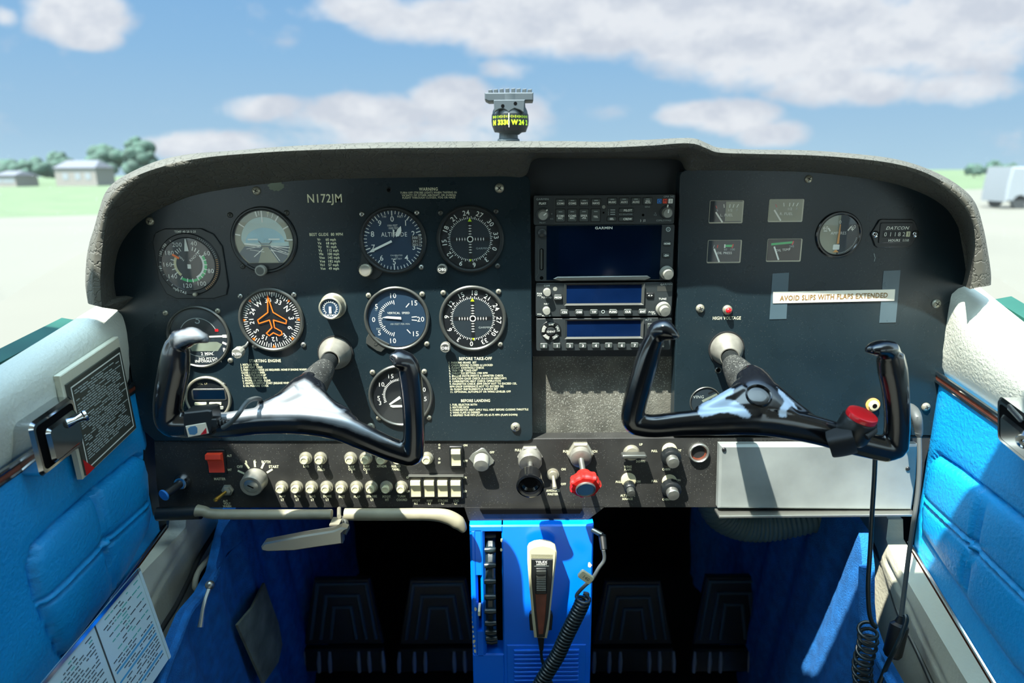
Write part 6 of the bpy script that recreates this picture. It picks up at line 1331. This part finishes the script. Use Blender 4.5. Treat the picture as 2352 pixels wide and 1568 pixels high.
# cords hanging on the right
Yq = -.12; k = KP(2000, 1300, Yq)
t = thing('coiled_yoke_cord', 'black cord hanging from the copilot yoke and ending in a loose coil', 'cord', W(2000, 1250, Y=Yq))
mb = MB(); mb.tube([W(x, y, Y=Yq)-t.location for x, y in ((2010, 1050), (2008, 1100), (2003, 1180), (1999, 1260), (1994, 1340), (1996, 1400), (2003, 1430), (2012, 1440))], 5*k, 'rubber', 12, smooth=5); mb.build('lead', t)
mb = MB(); pts = []; nt_ = 11; NP = nt_*18
for i in range(NP+1):
    f = i/NP; th = 2*PI*nt_*f; cx_ = 1992-14*f+4*math.sin(f*9); cy_ = 1440+f*170; p = W(cx_, cy_, Y=Yq); r = 20*k
    pts.append(p+Vector((r*math.cos(th), r*.9*math.sin(th), r*.28*math.sin(th+.6)))-t.location)
mb.tube(pts, 4.2*k, 'rubber', 10); mb.build('coil', t)
t = thing('headset_cord', 'grey headset cord with ribbed plug hanging at the right end of the panel', 'cord', W(2110, 1000, Y=-.05))
Yh = -.05; k = KP(2110, 1000, Yh)
mb = MB(); mb.tube([W(x, y, Y=yy)-t.location for x, y, yy in ((2070, 940, -.0), (2086, 938, -.02), (2098, 945, -.035), (2106, 960, Yh), (2110, 985, Yh), (2111, 1000, Yh))], [11*k, 14*k, 13*k, 11*k, 9*k, 7*k], 'grey_cord', 18, smooth=4); mb.build('plug', t)
for i in range(8): 
    f = i/7; a = W(2096+14*f**.6, 945+48*f, Y=-.035-.015*f)-t.location; dd = Vector((.3*(1-f), 0, -1)).normalized(); mb = MB(); mb.tube([a-dd*.0012, a+dd*.0012], [(14-6*f)*k, (14-6*f)*k], 'grey_cord', 18); mb.build('rib', t)
mb = MB(); mb.tube([W(x, y, Y=yy)-t.location for x, y, yy in ((2111, 1000, Yh), (2112, 1060, -.06), (2108, 1130, -.07), (2098, 1200, -.08), (2088, 1270, -.09), (2078, 1350, -.10), (2070, 1415, -.11))], 5*k, 'grey_cord', 12, smooth=5); mb.build('lead', t)
a, b = W(2068, 1428, Y=-.11), W(2048, 1508, Y=-.12); k = KP(2060, 1470, -.115)
mb = MB(); mb.tube([p-t.location for p in (W(2070, 1415, Y=-.11), a, a.lerp(b, .1), b.lerp(a, .1), b)], [6*k, 12*k, 20*k, 20*k, 15*k], 'black_satin', 28); mb.build('inline_box', t)
mb = MB(); mb.tube([W(x, y, Y=yy)-t.location for x, y, yy in ((2079, 1412, -.13), (2082, 1425, -.135), (2072, 1455, -.14), (2056, 1490, -.14), (2036, 1530, -.13), (2012, 1590, -.13))], 5*k, 'rubber', 12, smooth=5); mb.build('lower_lead', t)

# ============================================================ pieces that belong to a part go under it
base_n = lambda o: o.name.split('.')[0]
NEST = {'rudder_pedal': [('pad', 'ridge'), ('heel_bar', 'heel_rib')], 'elevator_trim_control': [('wheel', 'knurl')], 'door_handle': [('lever', 'lock_knob'), ('lever', 'spring')], 'magnetic_compass': [('card', 'card_figures'), ('housing', 'shroud'), ('housing', 'adjuster_hole')],
        'microphone': [('face_inlay', 'printed_text'), ('face_inlay', 'wood_inlay'), ('face_inlay', 'talk_switch'), ('shell', 'groove')], 'hour_meter': [('case', 'screw'), ('case', 'case_text'), ('case', 'counter')], 'wall_placard': [('plate', 'plate_border'), ('plate', 'plate_print'), ('plate', 'plate_corner')],
        'checklist_card': [('page', 'page_print')], 'cover_plate': [('plate', 'screw')], 'door_1': [('upper_padding', 'window_seal')], 'door_2': [('upper_padding', 'window_seal')], 'course_indicator': [('course_knob', 'knob_text')], 'heading_indicator': [('setting_knob', 'knob_text')], 'headset_cord': [('plug', 'rib')],
        'push_to_talk_box': [('case', 'sticker'), ('case', 'sticker_print')], 'clock': [('dial', 'dial_text')], 'control_yoke': [('wheel_body', 'hub_recess')], 'mixture_control': [('knob', 'button_ring'), ('knob', 'button')], 'pull_control': [('knob', 'cap')], 'pedestal': [('housing', 'paint_chip'), ('housing', 'ribbed_panel')],
        'instrument_panel': [('flight_panel', n_) for n_ in ('registration_text', 'warning_text', 'speed_table', 'starting_text', 'takeoff_text', 'landing_text', 'paint_chip')]+[('engine_panel', 'warning_light_text'), ('engine_panel', 'scratch'), ('switch_panel', 'switch_rail')]}
for o in list(bpy.data.objects):
    if o.parent is not None or not o.children: continue
    rules = NEST.get(base_n(o), [])
    if base_n(o) in ('audio_panel', 'navigator', 'communication_radio', 'transponder'): rules = [('faceplate', 'faceplate_text'), ('faceplate', 'lock_symbol'), ('screen', 'screen_text'), ('faceplate', 'faceplate_groove')]
    elif not rules or base_n(o) in ('course_indicator', 'heading_indicator', 'clock'): rules = list(rules)+[('bezel', 'screw')]
    kids = list(o.children)
    for pn, cn in rules:
        p = next((c for c in kids if base_n(c) == pn), None)
        if p is None or p.location.length > 1e-9: continue
        for c in kids:
            if base_n(c) == cn and c is not p: c.parent = p
